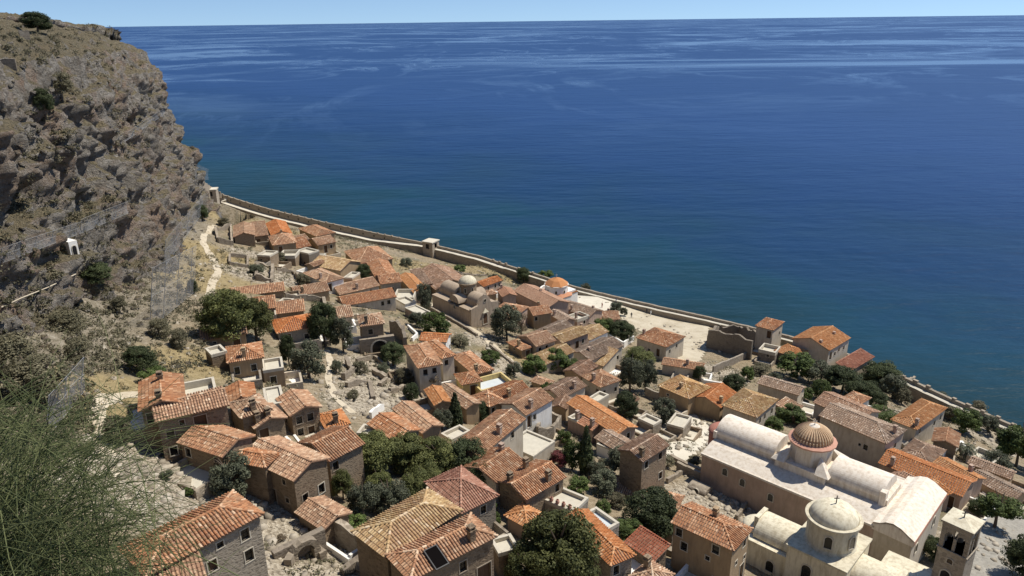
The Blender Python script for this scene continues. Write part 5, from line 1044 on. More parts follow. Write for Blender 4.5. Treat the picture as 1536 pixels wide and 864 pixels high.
SW([(1410, 690), (1440, 672), (1452, 690)], 1.6, "white curved wall around the palm terrace", 'white', .35, .1, "garden_wall")
SW([(535, 545), (560, 538), (575, 548)], .9, "pale low wall round the dry terrace below the great arch", 'u', .4, .5, "garden_wall")
SW([(735, 520), (770, 548)], .7, "pale kerb along the lower lane beside the little ochre house", 'u', .4, .2, "garden_wall")
def cliff_wall(px, py, d, length, h, thick, label, mat='d'):
    """wall built level into the slope from the point seen at a pixel"""
    p = hit(px, py); d = nrm(d); n = np.array([-d[1], d[0]]); root = empty("ruined_wall", p); tag(root, label, "wall"); k = max(4, int(length/.5)); V = []; mb = MB()
    for i in range(k+1):
        q_ = p[:2]+d*length*i/k; zt = p[2]+h*(1-.25*max(0, .3+fbm(i*.4, px, py, 3, 5)))+random.uniform(-.08, .08); zb_ = min(p[2], ground_at(*q_))-1.0
        V += [X3(q_-n*thick/2, zb_), X3(q_+n*thick/2, zb_), X3(q_+n*thick/2, zt), X3(q_-n*thick/2, zt+random.uniform(-.06, .06))]
    F_ = [(0, 1, 2, 3), (k*4+3, k*4+2, k*4+1, k*4)]
    for i in range(k):
        for e in ((3, 2), (1, 2), (0, 3)): F_.append((i*4+e[0], i*4+e[1], i*4+4+e[1], i*4+4+e[0]))
    mb.add(V, F_); mb.build("wall_section", M[mat], root)
cliff_wall(58, 184, (-.96, -.28), 9, 2.6, .7, "dark ruined wall on the cliff top slope")
cliff_wall(46, 60, (-.8, -.6), 1.6, 2.0, .6, "lone stub of ruined wall under the cliff top bush", 'u')
cliff_wall(26, 104, (-.9, -.4), 5, 1.5, .7, "crumbling hut wall at the outer edge of the cliff top", 'd')
def ruin_arch(px, py, r, d, label):
    p = on_terr(px, py); d = nrm(d); n = X3([-d[1], d[0]], 0); root = empty("ruined_arch", p); tag(root, label, "arch"); th = np.linspace(0, math.pi, 15); ring_ = []
    for t in th:
        j = random.uniform(-.06, .1); a = X3(d*math.cos(t), math.sin(t)); ring_.append(np.array([p+[0, 0, .7]+a*r-n*.35, p+[0, 0, .7]+a*r+n*.35, p+[0, 0, .7]+a*(r+.45+j)+n*.35, p+[0, 0, .7]+a*(r+.45+j)-n*.35]))
    mb = MB(); mb.ring(ring_, True, .5, True); mb.build("arch_ring", M['u'], root)
    for s in (-1, 1): mb = MB(); mb.box(p+X3(d*s*(r+.22)-d*.3, -1)-n*.37, X3(d*.6, 0), n*.74, (0, 0, 1.75)); mb.build("pier", M['u'], root)
    mb = MB(); mb.box(p-X3(d*(r+1.6), 1)+n*.4, X3(d*(2*r+3.0), 0), n*.6, (0, 0, 2.6)); mb.build("back_wall", M['d'], root)
ruin_arch(458, 838, .8, (.75, .66), "broken stone arch in the stony yard near the grey stone house")
ruin_arch(558, 856, 1.0, (.6, .8), "ruined arch with thick coping beside the yellow striped roof")
ruin_arch(978, 806, .8, (.8, -.5), "broken arch among stumps beside the dusky red lean roof")
hc = HOUSES['c1']; q0 = hc['o']-hc['ex']*.9-hc['ey']*.6; LA = hc['b']+2.2; zt = hc['ze']-2.1
root = empty("arched_vault", (*q0, zt-3)); tag(root, "stone substructure with one great dark arch below a small hipped house", "arch"); mb = MB(); mb.box(X3(q0, zt-5), X3(hc['ey']*LA, 0), X3(hc['ex']*.88, 0), (0, 0, 5)); mb.build("wall", M['u'], root); arch_pane(root, X3(q0+hc['ey']*LA*.55-hc['ex']*.01, zt-2.6), hc['ey'], -hc['ex'], 2.4, 2.1, M['pane'])  # dark pane in the arch paints the shade inside the vault
hp = hit(110, 378); root = empty("rock_chapel", hp); tag(root, "tiny whitewashed arched doorway set into the cliff face", "chapel"); d_ = nrm(np.array([.5, .85])); n_ = np.array([.85, -.5]); mb = MB(); mb.box(hp-X3(d_*.62, .6)-X3(n_*2.5, 0), X3(d_*1.24, 0), X3(n_*2.9, 0), (0, 0, 2.3)); mb.build("wall", M['white'], root); arch_pane(root, hp+X3(n_*.42, -.5), d_, n_, .6, 1.5, M['pane'], "door")

SW([(882, 722), (905, 727), (918, 738)], 1.6, "crumbled wall behind the cream paved roof terrace", 'u', .5, .7)
SW([(690, 555), (715, 548), (722, 562)], 1.2, "broken garden wall between the lane and the rumpled tiled roof", 'u', .5, .6)
SW([(640, 545), (655, 540)], 1.4, "stub of wall beside the tall pale house", 'u', .5, .6)
SW([(520, 545), (530, 560), (515, 570)], 1.3, "crumbling corner of a vanished house beside the stony lane", 'u', .6, .8)
SW([(585, 590), (610, 585), (615, 600)], 1.3, "jagged foundation walls in the lower rubble slope", 'u', .6, .8)
SW([(560, 560), (580, 572), (570, 580)], 1.1, "buried foundation corner in the middle of the rubble slope", 'u', .6, .8)
SW([(700, 420), (735, 432)], .9, "low field wall in the dry grass inside the rampart", 'u', .4, .5)
SW([(660, 400), (690, 412), (730, 415)], .8, "old field boundary of stones near the watch tower", 'u', .4, .7)
for q_, lb in (((335, 245), "rounded broken vault on the rubble terrace nearest the tower house"),):
    p = on_terr(*zp('P', q_)); root = empty("ruined_vault", p); tag(root, lb, "ruin"); mb = MB(); e1 = np.array([.72, -.69]); e2 = np.array([.69, .72]); blockw(mb, p[:2]-e1*1.3-e2*1.1, e1, e2, 2.6, 2.2, p[2]-1, p[2]+.3); mb.build("wall", M['u'], root); mb = MB(); barrel(mb, p[:2]-e1*1.35-e2*1.15, e1, e2, 2.7, 2.3, p[2]+.3, .6, 12); mb.build("vault", M['u'], root); arch_pane(root, X3(p[:2]-e2*1.12, p[2]-.4), e1, -e2, .8, 1.2, M['pane'])

# ------------------------------------------------------------------ walled yards in front of houses
def free(P, skip):
    for k_, hh in HOUSES.items():
        if k_ == skip: continue
        l = P-hh['o']; s = l@hh['ex']; t = l@hh['ey']
        if ((s > -.2) & (s < hh['a']+.2) & (t > -.2) & (t < hh['b']+.2)).any(): return False
    return True
ry = random.Random(31); n_y = 0
for key, hh in list(HOUSES.items()):
    for side in (0, 1):
        if ry.random() < .25 or key in ('f1', 'f2', 'c6', 'g10', 'i13'): continue
        d, n, ln = (hh['ex'], -hh['ey'], hh['a']) if side == 0 else (hh['ey'], -hh['ex'], hh['b'])
        w = min(ln-.4, ry.uniform(2.5, 6.0)); dp_ = ry.uniform(1.6, 3.2); s0 = ry.uniform(.1, max(.15, ln-w-.1)); q0 = hh['o']+d*s0
        smp = np.array([q0+d*w*a_+n*dp_*b_ for a_ in (0, .33, .66, 1) for b_ in (.15, .5, 1)])
        if not free(smp, key) or w < 1.8: continue
        gz_ = [float(terr(*p_)) for p_ in smp]; fz = float(np.mean(gz_)) + .15
        if fz > hh['ze']-1.3: continue
        fm_ = ry.choice(['floor', 'terrace', 'white', 'path', 'floor']); wm_ = ry.choice(['u', 'g', 's', 'white', 'c', 's'])
        mb = MB(); mb.box(X3(q0+n*.02, min(gz_)-1.2), X3(d*w, 0), X3(n*dp_, 0), (0, 0, fz-min(gz_)+1.2)); mb.build("yard_floor", M[fm_], hh['root'])
        hgt = ry.uniform(.5, 1.1); tk = .28
        for o_, u_, v_ in ((q0+n*(dp_+.005), d*w, n*tk), (q0-d*tk+n*.03, d*(tk-.004), n*(dp_+tk-.03)), (q0+d*(w+.004), d*tk, n*(dp_+tk))):
            mb = MB(); mb.box(X3(o_, min(gz_)-1.3), X3(u_, 0), X3(v_, 0), (0, 0, fz+hgt*ry.uniform(.8, 1.1)-min(gz_)+1.3)); mb.build("yard_wall", M[wm_], hh['root'])
        n_y += 1
print("yards", n_y)

# ------------------------------------------------------------------ trees
def leaf_cloud(cent, rad, n, size, flat=1.0, up=.3):
    """n leaf quads on the shell of a lobe"""
    d = rng.normal(size=(n, 3)); d /= np.linalg.norm(d, axis=1)[:, None]; r_ = rad*(.55+.5*rng.random(n)**.5); P = cent+d*r_[:, None]*np.array([1, 1, flat])
    nn = d+rng.normal(0, .6, (n, 3))+np.array([0, 0, up]); nn /= np.linalg.norm(nn, axis=1)[:, None]; a = np.cross(nn, rng.normal(size=(n, 3))); a /= np.linalg.norm(a, axis=1)[:, None]; b = np.cross(nn, a); s = size*(.6+.8*rng.random(n))[:, None]
    return np.stack([P-a*s, P-b*s*.6, P+a*s, P+b*s*.6], 1)
def crown_mesh(name, mat, kind, seed):
    global rng
    keep_ = rng; rng = np.random.default_rng(seed); Q = []; tint = []
    if kind == 'cypress':
        for k in range(26):
            z = .06+k/26*1.86; rr = .95*(1-(z/2)**1.6)*min(1, .4+z*1.2); 
            for j in range(3): c_ = np.array([rr*.55*math.cos(k*2.4+j*2.1), rr*.55*math.sin(k*2.4+j*2.1), z]); Q.append(leaf_cloud(c_, .48*max(.25, rr), 60, .10, 1.0, .8)); tint.append(np.clip(rng.normal(rng.random(), .2, 60), 0, 1))
    else:
        nl, per, size, fl, sp = {'pine': (84, 290, .037, .7, 1.08), 'olive': (50, 160, .048, .9, 1.05), 'bush': (38, 160, .06, .85, 1.02), 'dry': (22, 110, .055, .9, .9), 'ball': (60, 130, .05, 1, 1)}[kind]
        for k in range(nl):
            t = 2*math.pi*rng.random(); f = rng.random(); z = 1+.95*(f*1.5-.62); rr = sp*math.sqrt(max(.05, 1-min(1, abs(z-.85)/1.15)**2))*(.35+.6*math.sqrt(rng.random()))
            lr = (.15+.22*rng.random()); c_ = np.array([rr*math.cos(t), rr*math.sin(t), z])*np.array([.8, .8, 1]); 
            if kind == 'ball': d = rng.normal(size=3); d /= np.linalg.norm(d); c_ = np.array([0, 0, 1])+d*.72; lr = .3
            Q.append(leaf_cloud(c_, lr, per, size, fl)); tint.append(np.clip(rng.normal(.25+.5*rng.random(), .2, per), 0, 1))
    Q = np.vstack(Q); tint = np.concatenate(tint); rng = keep_
    return fastmesh(name, Q.reshape(-1, 3), np.arange(len(Q)*4).reshape(-1, 4), M[mat], {"tint": ('FACE', tint)})
def trunk_mesh(seed):
    r2 = random.Random(seed); mb = MB(); pts = [(0, 0, -.25), (.02, .01, .2), (.05*r2.uniform(-1, 1), .05, .5), (.1*r2.uniform(-1, 1), .08*r2.uniform(-1, 1), 1.0)]; mb.tube(pts, [.11, .085, .07, .05], 7)
    for k in range(5):
        t = k*1.26+r2.random(); z = .45+.12*k; mb.tube([(0, 0, z), (.25*math.cos(t), .25*math.sin(t), z+.22), (.55*math.cos(t), .55*math.sin(t), z+.5)], [.05, .035, .015], 5)
    return mb.mesh("trunk", M['bark'])
TRK = [trunk_mesh(k) for k in range(3)]
CRN = {}
for kind, mat, shp in (('pine', 'pine', 'pine'), ('olive', 'olive', 'olive'), ('green', 'green', 'bush'), ('dark', 'cypress', 'pine'), ('cypress', 'cypress', 'cypress'), ('dry', 'dry', 'dry'), ('red', 'redl', 'bush'), ('ball', 'green', 'ball'), ('scrub', 'scrub', 'olive')):
    CRN[kind] = [crown_mesh("crown", mat, shp, hash_) for hash_ in ((11, 12, 13) if kind in ('pine', 'olive', 'green') else (21, 22))]
def tree(px, py, w, h, kind, label, name="tree", cat="tree", trunk=.1, group=None, use_hit=False):
    """px,py: foot of the tree; w,h: crown width and whole height in photo pixels"""
    p = hit(px, py) if use_hit else on_terr(px, py); k = FPX/np.linalg.norm(p-CAM); W = w/k/2; Hh = h/k*1.12; th = Hh*trunk; ch = Hh-th
    r_ = empty(name, p); tag(r_, label, cat, group); rz = random.uniform(0, 6.28)
    t_ = bpy.data.objects.new("trunk", random.choice(TRK)); col.objects.link(t_); t_.parent = r_; t_.scale = (min(W, 3)*.9, min(W, 3)*.9, Hh*.72); t_.rotation_euler = (0, 0, rz)
    c_ = bpy.data.objects.new("crown", random.choice(CRN[kind])); col.objects.link(c_); c_.parent = r_; c_.location = (0, 0, th*.8); c_.scale = (W*1.02, W*1.02*random.uniform(.85, 1.05), ch/2); c_.rotation_euler = (0, 0, rz)
    return r_
T = tree
T(345, 512, 76, 66, 'pine', "broad dark pine above the upper ochre houses", "pine_tree"); T(386, 510, 52, 56, 'pine', "rounded pine grown into the broad one beside the orange hipped roof", "pine_tree")
T(488, 520, 44, 62, 'dark', "tall dark pine behind the grey stone orange roofed house", "pine_tree"); T(515, 528, 34, 50, 'olive', "slim greyish tree in the shade of the tall dark pine", "olive_tree")
T(464, 568, 56, 50, 'olive', "round grey green olive in front of the grey stone house", "olive_tree"); T(434, 548, 22, 44, 'dark', "narrow dark shrub against the grey stone house wall", "shrub", "shrub", .1)
T(590, 548, 36, 32, 'dark', "dark bushy tree at the mouth of the great arch", "tree"); T(547, 424, 22, 26, 'dark', "small dark tree between far quarter roofs", "tree")
T(638, 473, 26, 46, 'olive', "light olive tree leaning by the pink terrace near the brown church", "olive_tree"); T(655, 506, 50, 36, 'green', "spreading green tree below the brown church", "tree"); T(625, 490, 26, 20, 'olive', "low olive shrub next to the spreading green tree", "shrub", "shrub", .1)
T(760, 512, 50, 52, 'olive', "large olive in front of the brown church door", "olive_tree"); T(782, 505, 30, 34, 'dry', "brownish half dry tree beside the large olive", "tree")
T(785, 426, 22, 24, 'dark', "dark round tree behind the white round church", "tree"); T(800, 424, 18, 14, 'scrub', "pale grey bush behind the white round church", "shrub", "shrub", .1); T(818, 420, 24, 14, 'green', "bright low bush at the rampart behind the white round church", "shrub", "shrub", .1)
T(924, 472, 22, 18, 'olive', "small olive on the edge of the open square", "olive_tree"); T(936, 474, 12, 12, 'olive', "tiny round shrub on the open square", "shrub", "shrub", .1); T(878, 438, 16, 12, 'olive', "wispy shrub between white church and rampart", "shrub", "shrub", .1)
T(905, 505, 34, 26, 'green', "dark green garden tree right of the yellow roofs", "tree"); T(932, 512, 42, 28, 'dark', "dense dark tree in the white walled garden by the square", "tree")
T(958, 552, 50, 28, 'pine', "bright umbrella shaped pine before the detached cream house", "pine_tree"); T(945, 590, 44, 52, 'olive', "tall silvery olive between the brown gable roof and the lane", "olive_tree"); T(968, 588, 34, 46, 'olive', "second silvery olive next to the yellow hipped roof", "olive_tree")
T(938, 628, 36, 38, 'dark', "dark tree at the end of the long orange house", "tree"); T(995, 636, 40, 36, 'olive', "grey green tree at the edge of the sandy plot", "olive_tree")
T(800, 562, 40, 26, 'green', "bright vine thicket under the yellow shed roof", "shrub", "shrub", .1); T(832, 556, 42, 30, 'green', "second leafy vine thicket beside the yellow shed roof", "shrub", "shrub", .1); T(858, 562, 28, 22, 'green', "end of the vine thicket near the dark brown roof", "shrub", "shrub", .1)
T(822, 600, 26, 26, 'green', "green bush between the crooked house and the brown gable", "shrub", "shrub", .1); T(888, 592, 22, 24, 'dark', "dark potted tree on the white lower terrace", "tree")
T(878, 712, 28, 74, 'cypress', "tall dark cypress beside the cream flat roof", "cypress_tree", "cypress", .05); T(858, 705, 36, 44, 'green', "green tree next to the tall dark cypress", "tree"); T(838, 702, 34, 24, 'red', "reddish bougainvillea at the cream flat roof", "shrub", "shrub", .1); T(893, 722, 30, 30, 'olive', "olive bush at the cypress foot", "shrub", "shrub", .15); T(846, 668, 26, 22, 'green', "climbing greenery in the roofless pale shell", "shrub", "shrub", .1)
T(932, 720, 54, 46, 'olive', "round olive before the tall stone tower house", "olive_tree"); T(905, 706, 22, 18, 'scrub', "dusty bush between olive and cypress", "shrub", "shrub", .1)
T(838, 880, 112, 104, 'pine', "huge round pine in front of the orange red roof", "pine_tree"); T(790, 882, 60, 62, 'pine', "lower pine bough mass beside the huge round pine", "pine_tree")
T(975, 800, 76, 60, 'dark', "dense dark round tree at the long low house", "tree"); T(942, 806, 40, 24, 'green', "bright green vine arbour below the pale blue terrace", "shrub", "shrub", .1)
T(560, 712, 70, 56, 'pine', "sunny green pine at the edge of the grove by the stone wing", "pine_tree"); T(610, 706, 66, 52, 'pine', "middle pine of the grove below the ochre gables", "pine_tree"); T(655, 712, 60, 52, 'pine', "wide pine of the grove behind the dusky red roof", "pine_tree"); T(700, 716, 62, 56, 'dark', "dark tree of the grove next to the bleached roof", "tree"); T(722, 740, 36, 46, 'dark', "dark tree squeezed behind the red roofed house", "tree")
T(545, 775, 46, 48, 'olive', "thin grey tree in the grove clearing", "olive_tree"); T(585, 770, 56, 46, 'olive', "sparse olive at the edge of the yellow roof", "olive_tree"); T(625, 752, 50, 40, 'pine', "low pine bough between yellow and red roofs", "pine_tree"); T(532, 800, 40, 26, 'green', "green undergrowth beside the jagged ruin", "shrub", "shrub", .1); T(515, 748, 30, 40, 'pine', "young pine in the shade of the stone wing", "pine_tree")
T(684, 645, 28, 56, 'cypress', "pointed dark cypress before the long pale ridged house", "cypress_tree", "cypress", .05); T(664, 645, 34, 30, 'olive', "grey olive beside the pointed cypress", "olive_tree"); T(722, 632, 24, 28, 'dark', "dark shrub by the mottled hipped roof", "shrub", "shrub", .1); T(650, 592, 36, 30, 'dry', "bare dry bush against the tall pale house", "shrub", "shrub", .1)
T(352, 748, 64, 58, 'olive', "large grey olive in front of the shaded stone wall", "olive_tree", trunk=.12); T(408, 640, 8, 22, 'cypress', "miniature cypress at a low house door", "cypress_tree", "cypress", .05)
T(1195, 566, 54, 32, 'green', "spreading green garden tree beside the grey orange roofed house", "tree"); T(1230, 578, 46, 30, 'olive', "olive in the middle of the seaside garden", "olive_tree"); T(1262, 590, 50, 34, 'dark', "dark garden tree below the white seaside terrace", "tree"); T(1290, 604, 44, 30, 'dark', "dark tree near the tiny white garden house", "tree"); T(1230, 598, 28, 26, 'ball', "clipped round bright green bush in the seaside garden", "clipped_bush", "shrub", .05); T(1180, 548, 20, 18, 'olive', "wispy shrub by the grey stone orange roofed house", "shrub", "shrub", .1)
T(1100, 588, 32, 24, 'dark', "dark tree by the zigzag white bench wall", "tree"); T(1048, 572, 20, 22, 'dark', "small dark tree behind the patchy orange roof", "tree"); T(1140, 560, 34, 12, 'scrub', "low grey scrub inside the ruined garden", "shrub", "shrub", .05)
T(1318, 582, 48, 34, 'dark', "dense thicket at the end of the dull red lean roof", "tree"); T(1338, 598, 38, 30, 'olive', "olive thicket below the rampart walk", "olive_tree"); T(1312, 612, 30, 24, 'dark', "dark shrub near the pale tiled garden house", "shrub", "shrub", .1); T(1320, 630, 44, 16, 'green', "clipped green hedge behind the orange hipped house", "hedge", "hedge", .05); T(1352, 606, 26, 20, 'scrub', "grey scrub below the grey ruin wall", "shrub", "shrub", .1)
T(1446, 650, 36, 30, 'green', "round green tree above the palm", "tree"); T(1482, 648, 26, 20, 'olive', "small olive on the stony shore plot", "olive_tree"); T(1524, 700, 60, 48, 'green', "large green tree at the shore end of the town", "tree"); T(1428, 632, 26, 18, 'scrub', "pale flowering shrubs beside the orange hipped house", "shrub", "shrub", .1); T(1494, 706, 34, 22, 'olive', "grey shrub beside the low brown roofs", "shrub", "shrub", .1)
T(1492, 792, 50, 42, 'green', "bright green tree with dappled shade behind the bell tower", "tree", trunk=.35); T(1532, 868, 46, 50, 'dark', "dark tree on the cobbled square", "tree"); T(1400, 840, 32, 30, 'dark', "dark shrub between porch house and bell tower", "shrub", "shrub", .1); T(1306, 806, 26, 18, 'green', "green bush between the big dome and the cathedral porch", "shrub", "shrub", .05); T(1342, 804, 18, 12, 'green', "little bush at the cathedral porch", "shrub", "shrub", .05); T(1465, 770, 22, 16, 'dark', "dark creeper at the courtyard gate", "shrub", "shrub", .05)
T(1158, 648, 32, 20, 'green', "green bush below the orange yellow hipped roof", "shrub", "shrub", .1); T(1185, 634, 40, 22, 'green', "vines beside the long brown roofed house", "shrub", "shrub", .1); T(1170, 668, 24, 14, 'scrub', "dusty bush behind the cathedral nave", "shrub", "shrub", .1); T(1256, 680, 20, 14, 'scrub', "pale shrub in the walled plot behind the striped dome", "shrub", "shrub", .1)
T(180, 668, 44, 36, 'scrub', "grey shrub beside the bend of the gravel path", "shrub", "shrub", .05, use_hit=True); T(214, 560, 46, 34, 'dark', "dark green shrub above the two chimney wing", "shrub", "shrub", .05, use_hit=True); T(232, 580, 40, 24, 'green', "second green shrub above the two chimney wing", "shrub", "shrub", .05, use_hit=True); T(304, 330, 20, 20, 'dark', "dark shrub where cliff and rampart meet", "shrub", "shrub", .05, use_hit=True); T(336, 338, 18, 10, 'scrub', "low shrub at the far end of the dirt path", "shrub", "shrub", .05)
T(57, 50, 36, 22, 'dark', "lone dark round bush on the cliff crest", "shrub", "shrub", .05, use_hit=True); T(68, 172, 26, 30, 'dark', "dark shrub at the end of the cliff top wall", "shrub", "shrub", .05, use_hit=True); T(92, 145, 36, 26, 'scrub', "yellowish green shrub on the cliff slope", "shrub", "shrub", .05, use_hit=True); T(290, 440, 14, 18, 'dark', "dark shrub at the foot of the rock net", "shrub", "shrub", .05, use_hit=True); T(150, 425, 40, 24, 'dark', "dark shrubs overhanging the caves", "shrub", "shrub", .05, use_hit=True); T(180, 470, 24, 20, 'scrub', "grey bush hanging between the caves", "shrub", "shrub", .05, use_hit=True)
for px, py, w_, h_, lb in ((25, 560, 70, 44, "leafy shrub on the slope above the broom bush"), (60, 600, 80, 50, "tangled grey shrub beside the rock net at the lower slope"), (120, 540, 40, 26, "grey shrub in the middle of the stony slope"), (100, 500, 50, 26, "thorny shrub below the cave rocks"), (270, 520, 34, 22, "thorny bush beside the upper ochre house"), (240, 505, 36, 22, "grey bush under the big rock net")): T(px, py, w_, h_, 'scrub', lb, "shrub", "shrub", .05, use_hit=True)
for px, py, w_, h_, kd, lb in ((540, 560, 26, 16, 'scrub', "thorny bush in the rubble above the lane bend"), (575, 560, 22, 14, 'olive', "small olive bush in the middle of the rubble slope"), (605, 575, 34, 20, 'scrub', "grey thicket at the right edge of the rubble slope"), (618, 600, 22, 24, 'dark', "dark bush behind the twin ochre gables"), (600, 632, 30, 20, 'olive', "olive bush between rubble and twin ochre gables"), (530, 600, 20, 14, 'scrub', "dry bush beside the lower lane"), (505, 560, 20, 18, 'olive', "bush hugging the wall of the stony lane"), (420, 395, 22, 14, 'scrub', "grey thicket in the far rubble field"), (385, 412, 26, 14, 'olive', "olive scrub among the tumbled far ruins"), (455, 428, 22, 16, 'scrub', "thorny thicket under the dark blocky house"), (610, 400, 20, 12, 'olive', "olive scrub at the edge of the empty field"), (640, 415, 24, 10, 'scrub', "low thicket on the empty field"), (690, 408, 22, 10, 'green', "green weeds below the rampart face"), (742, 425, 26, 12, 'olive', "weedy thicket before the rampart bend"), (720, 478, 24, 16, 'olive', "bush on the lane verge opposite the brown church"), (690, 520, 30, 16, 'scrub', "grassy thicket between lane and bright white house"), (735, 545, 34, 18, 'green', "green verge bush on the lower lane"), (770, 565, 26, 20, 'olive', "bush at the corner of the yellow parapet terrace"), (1010, 560, 26, 16, 'olive', "shrub behind the low patched roof"), (1120, 570, 24, 18, 'green', "garden bush inside the grey sloping wall"), (1160, 580, 26, 18, 'olive', "shrub behind the long brown roofed house"), (1205, 600, 26, 18, 'green', "shrub at the corner of the long hip ended roof"), (1410, 612, 30, 18, 'olive', "shrub between collapsed stalls and orange hipped house"), (1465, 620, 24, 14, 'scrub', "low scrub along the rampart walk end"), (1510, 668, 26, 16, 'olive', "shrub on the stony shore plot near the rampart"), (1385, 700, 20, 16, 'green', "garden bush between brown hipped and brown gabled houses"), (1040, 700, 24, 14, 'scrub', "weeds along the cathedral lane wall"), (985, 740, 24, 18, 'olive', "bush at the foot of the tall stone tower house"), (905, 770, 26, 18, 'green', "bush between the two paved roof terraces"), (740, 790, 24, 20, 'green', "bush in the alley beside the dusky red roof"), (480, 800, 30, 18, 'scrub', "dry thicket beside the jagged ruin"), (425, 815, 24, 12, 'dry', "dead bush in the stony yard"), (250, 720, 20, 12, 'olive', "small bush in the gravel yard"), (285, 742, 16, 10, 'green', "green tuft in the gravel yard")): T(px, py, w_, h_, kd, lb, "shrub", "shrub", .05)
for px, py, w_, h_, kd, lb in ((905, 742, 44, 34, 'olive', "second olive in the open yard before the tall stone tower house"), (868, 742, 36, 26, 'green', "leafy bush in the open yard below the cypress"), (925, 762, 30, 20, 'scrub', "dusty thicket in the open yard beside the round dark tree"), (1000, 700, 26, 16, 'scrub', "weeds at the corner of the tall stone tower house"), (712, 690, 30, 30, 'dark', "dark tree beside the bleached ribbed roof"), (570, 745, 40, 36, 'pine', "pine bough in the grove clearing"), (640, 735, 46, 36, 'pine', "pine bough nearest the dusky red roof"), (735, 770, 26, 26, 'green', "green bush behind the small orange hipped roof")): T(px, py, w_, h_, kd, lb, "shrub" if kd in ('scrub', 'green') else "tree", "shrub" if kd in ('scrub', 'green') else "tree", .08)
# palm
p = on_terr(1447, 690); root = empty("palm_tree", p); tag(root, "palm tree with drooping fronds beside the brown gabled house", "palm"); mb = MB(); mb.tube([p-[0, 0, .5], p+[.05, 0, 1.2], p+[.0, .05, 2.6]], [.28, .22, .2], 8); mb.build("trunk", M['bark'], root)
for k in range(26):
    mb = MB(); t = k*2.4; el = .9-1.3*(k/26); L_ = 2.4; pts = []; dr = np.array([math.cos(t), math.sin(t)])
    for s in np.linspace(0, 1, 7): pts.append(p+np.array([*(dr*L_*s*math.cos(el)*(1-.15*s)), 2.6+L_*(math.sin(el)*s-.75*s*s)]))
    sd = np.array([-dr[1], dr[0], 0]); 
    for i in range(6):
        for sg in (-1, 1):
            w0 = .38*math.sin(math.pi*min(1, (i+.4)/6.2)); mb.tri(pts[i], pts[i+1], (pts[i]+pts[i+1])/2+sd*sg*w0-np.array([0, 0, .16])+(pts[i+1]-pts[i])*.5, random.random())
    mb.build("frond", M['olive'], root)

# ------------------------------------------------------------------ rubble, scrub and grass on the open ground
def scatter_pts(lst, per):
    out_ = []
    for px, py, r_, s_ in lst:
        c_ = on_terr(px, py); n = int(per*r_*r_*s_*.35); a = rng.normal(0, r_*.62, (n, 2)); out_.append(np.stack([c_[0]+a[:, 0], c_[1]+a[:, 1]], 1))
    return np.vstack(out_)
def blocked(P):
    bl = np.zeros(len(P), bool)
    for hh in HOUSES.values():
        l = P-hh['o']; s = l@hh['ex']; t = l@hh['ey']; bl |= (s > -.3) & (s < hh['a']+.3) & (t > -.3) & (t < hh['b']+.3)
    return bl
def rocks(name, P, Zs, smin, smax, mat, label):
    n = len(P); base = np.array([(-1, -1, -1), (1, -1, -1), (1, 1, -1), (-1, 1, -1), (-1, -1, 1), (1, -1, 1), (1, 1, 1), (-1, 1, 1)], float); F0 = np.array([(0, 1, 5, 4), (1, 2, 6, 5), (2, 3, 7, 6), (3, 0, 4, 7), (4, 5, 6, 7)])
    s = smin+(smax-smin)*rng.random(n)**2.5; V = base[None]*(.65+.5*rng.random((n, 8, 3)))*s[:, None, None]*np.array([1, 1, .62]); a = rng.random(n)*6.28; ca, sa = np.cos(a), np.sin(a); x = V[..., 0]*ca[:, None]-V[..., 1]*sa[:, None]; y = V[..., 0]*sa[:, None]+V[..., 1]*ca[:, None]
    V = np.stack([x+P[:, 0:1], y+P[:, 1:2], V[..., 2]+Zs[:, None]+s[:, None]*.25], -1); F_ = (np.arange(n)*8)[:, None, None]+F0
    o = link(name, fastmesh(name, V.reshape(-1, 3), F_.reshape(-1, 4), mat, {"tint": ('FACE', np.repeat(rng.random(n), 5))})); tag(o, label, "rubble", kind="stuff"); return o
mt, nt, b = mat_new('rubble_block'); at = nd(nt, "ShaderNodeAttribute", attribute_name="tint"); n1 = noise(nt, geo_pos(nt), 4, 4, .7); c = ramp(nt, [(0, (.17, .14, .10)), (.5, (.34, .285, .21)), (1, (.54, .48, .385))], at.outputs["Fac"]).outputs[0]; c = mix(nt, n1.outputs[0], c, (.30, .26, .20)); nt.links.new(c, b.inputs["Base Color"]); M['rub'] = mt
P = scatter_pts(RUB, 9.0); P = P[~blocked(P)]; rocks("rubble", P, gz_at(P[:, 0], P[:, 1]), .08, .42, M['rub'], "pale loose stones of collapsed houses strewn over the slope")
P = np.stack([rng.uniform(-75, 100, 9000), rng.uniform(40, 280, 9000)], 1); P = P[(coast_sd(P[:, 0], P[:, 1]) > 4) & ~blocked(P)]; P = P[vnoise(P[:, 0]*.12, P[:, 1]*.12, 0, 4) > -.1]; rocks("loose_stones", P, gz_at(P[:, 0], P[:, 1]), .07, .32, M['rub'], "small stones scattered between houses and paths")
def tufts(name, P, Zs, mat, label, smin, smax, per, leaf, upr=.3):
    Q = []; tn = []
    for p, z in zip(P, Zs):
        s = rng.uniform(smin, smax); q_ = leaf_cloud(np.zeros(3), 1.0, per, leaf/s if s > 0 else leaf, .75, upr)*s; q_ = q_+np.array([p[0], p[1], z+s*.35]); Q.append(q_); tn.append(np.clip(rng.normal(rng.random(), .2, per), 0, 1))
    Q = np.vstack(Q); o = link(name, fastmesh(name, Q.reshape(-1, 3), np.arange(len(Q)*4).reshape(-1, 4), mat, {"tint": ('FACE', np.concatenate(tn))})); tag(o, label, "scrub", kind="stuff")
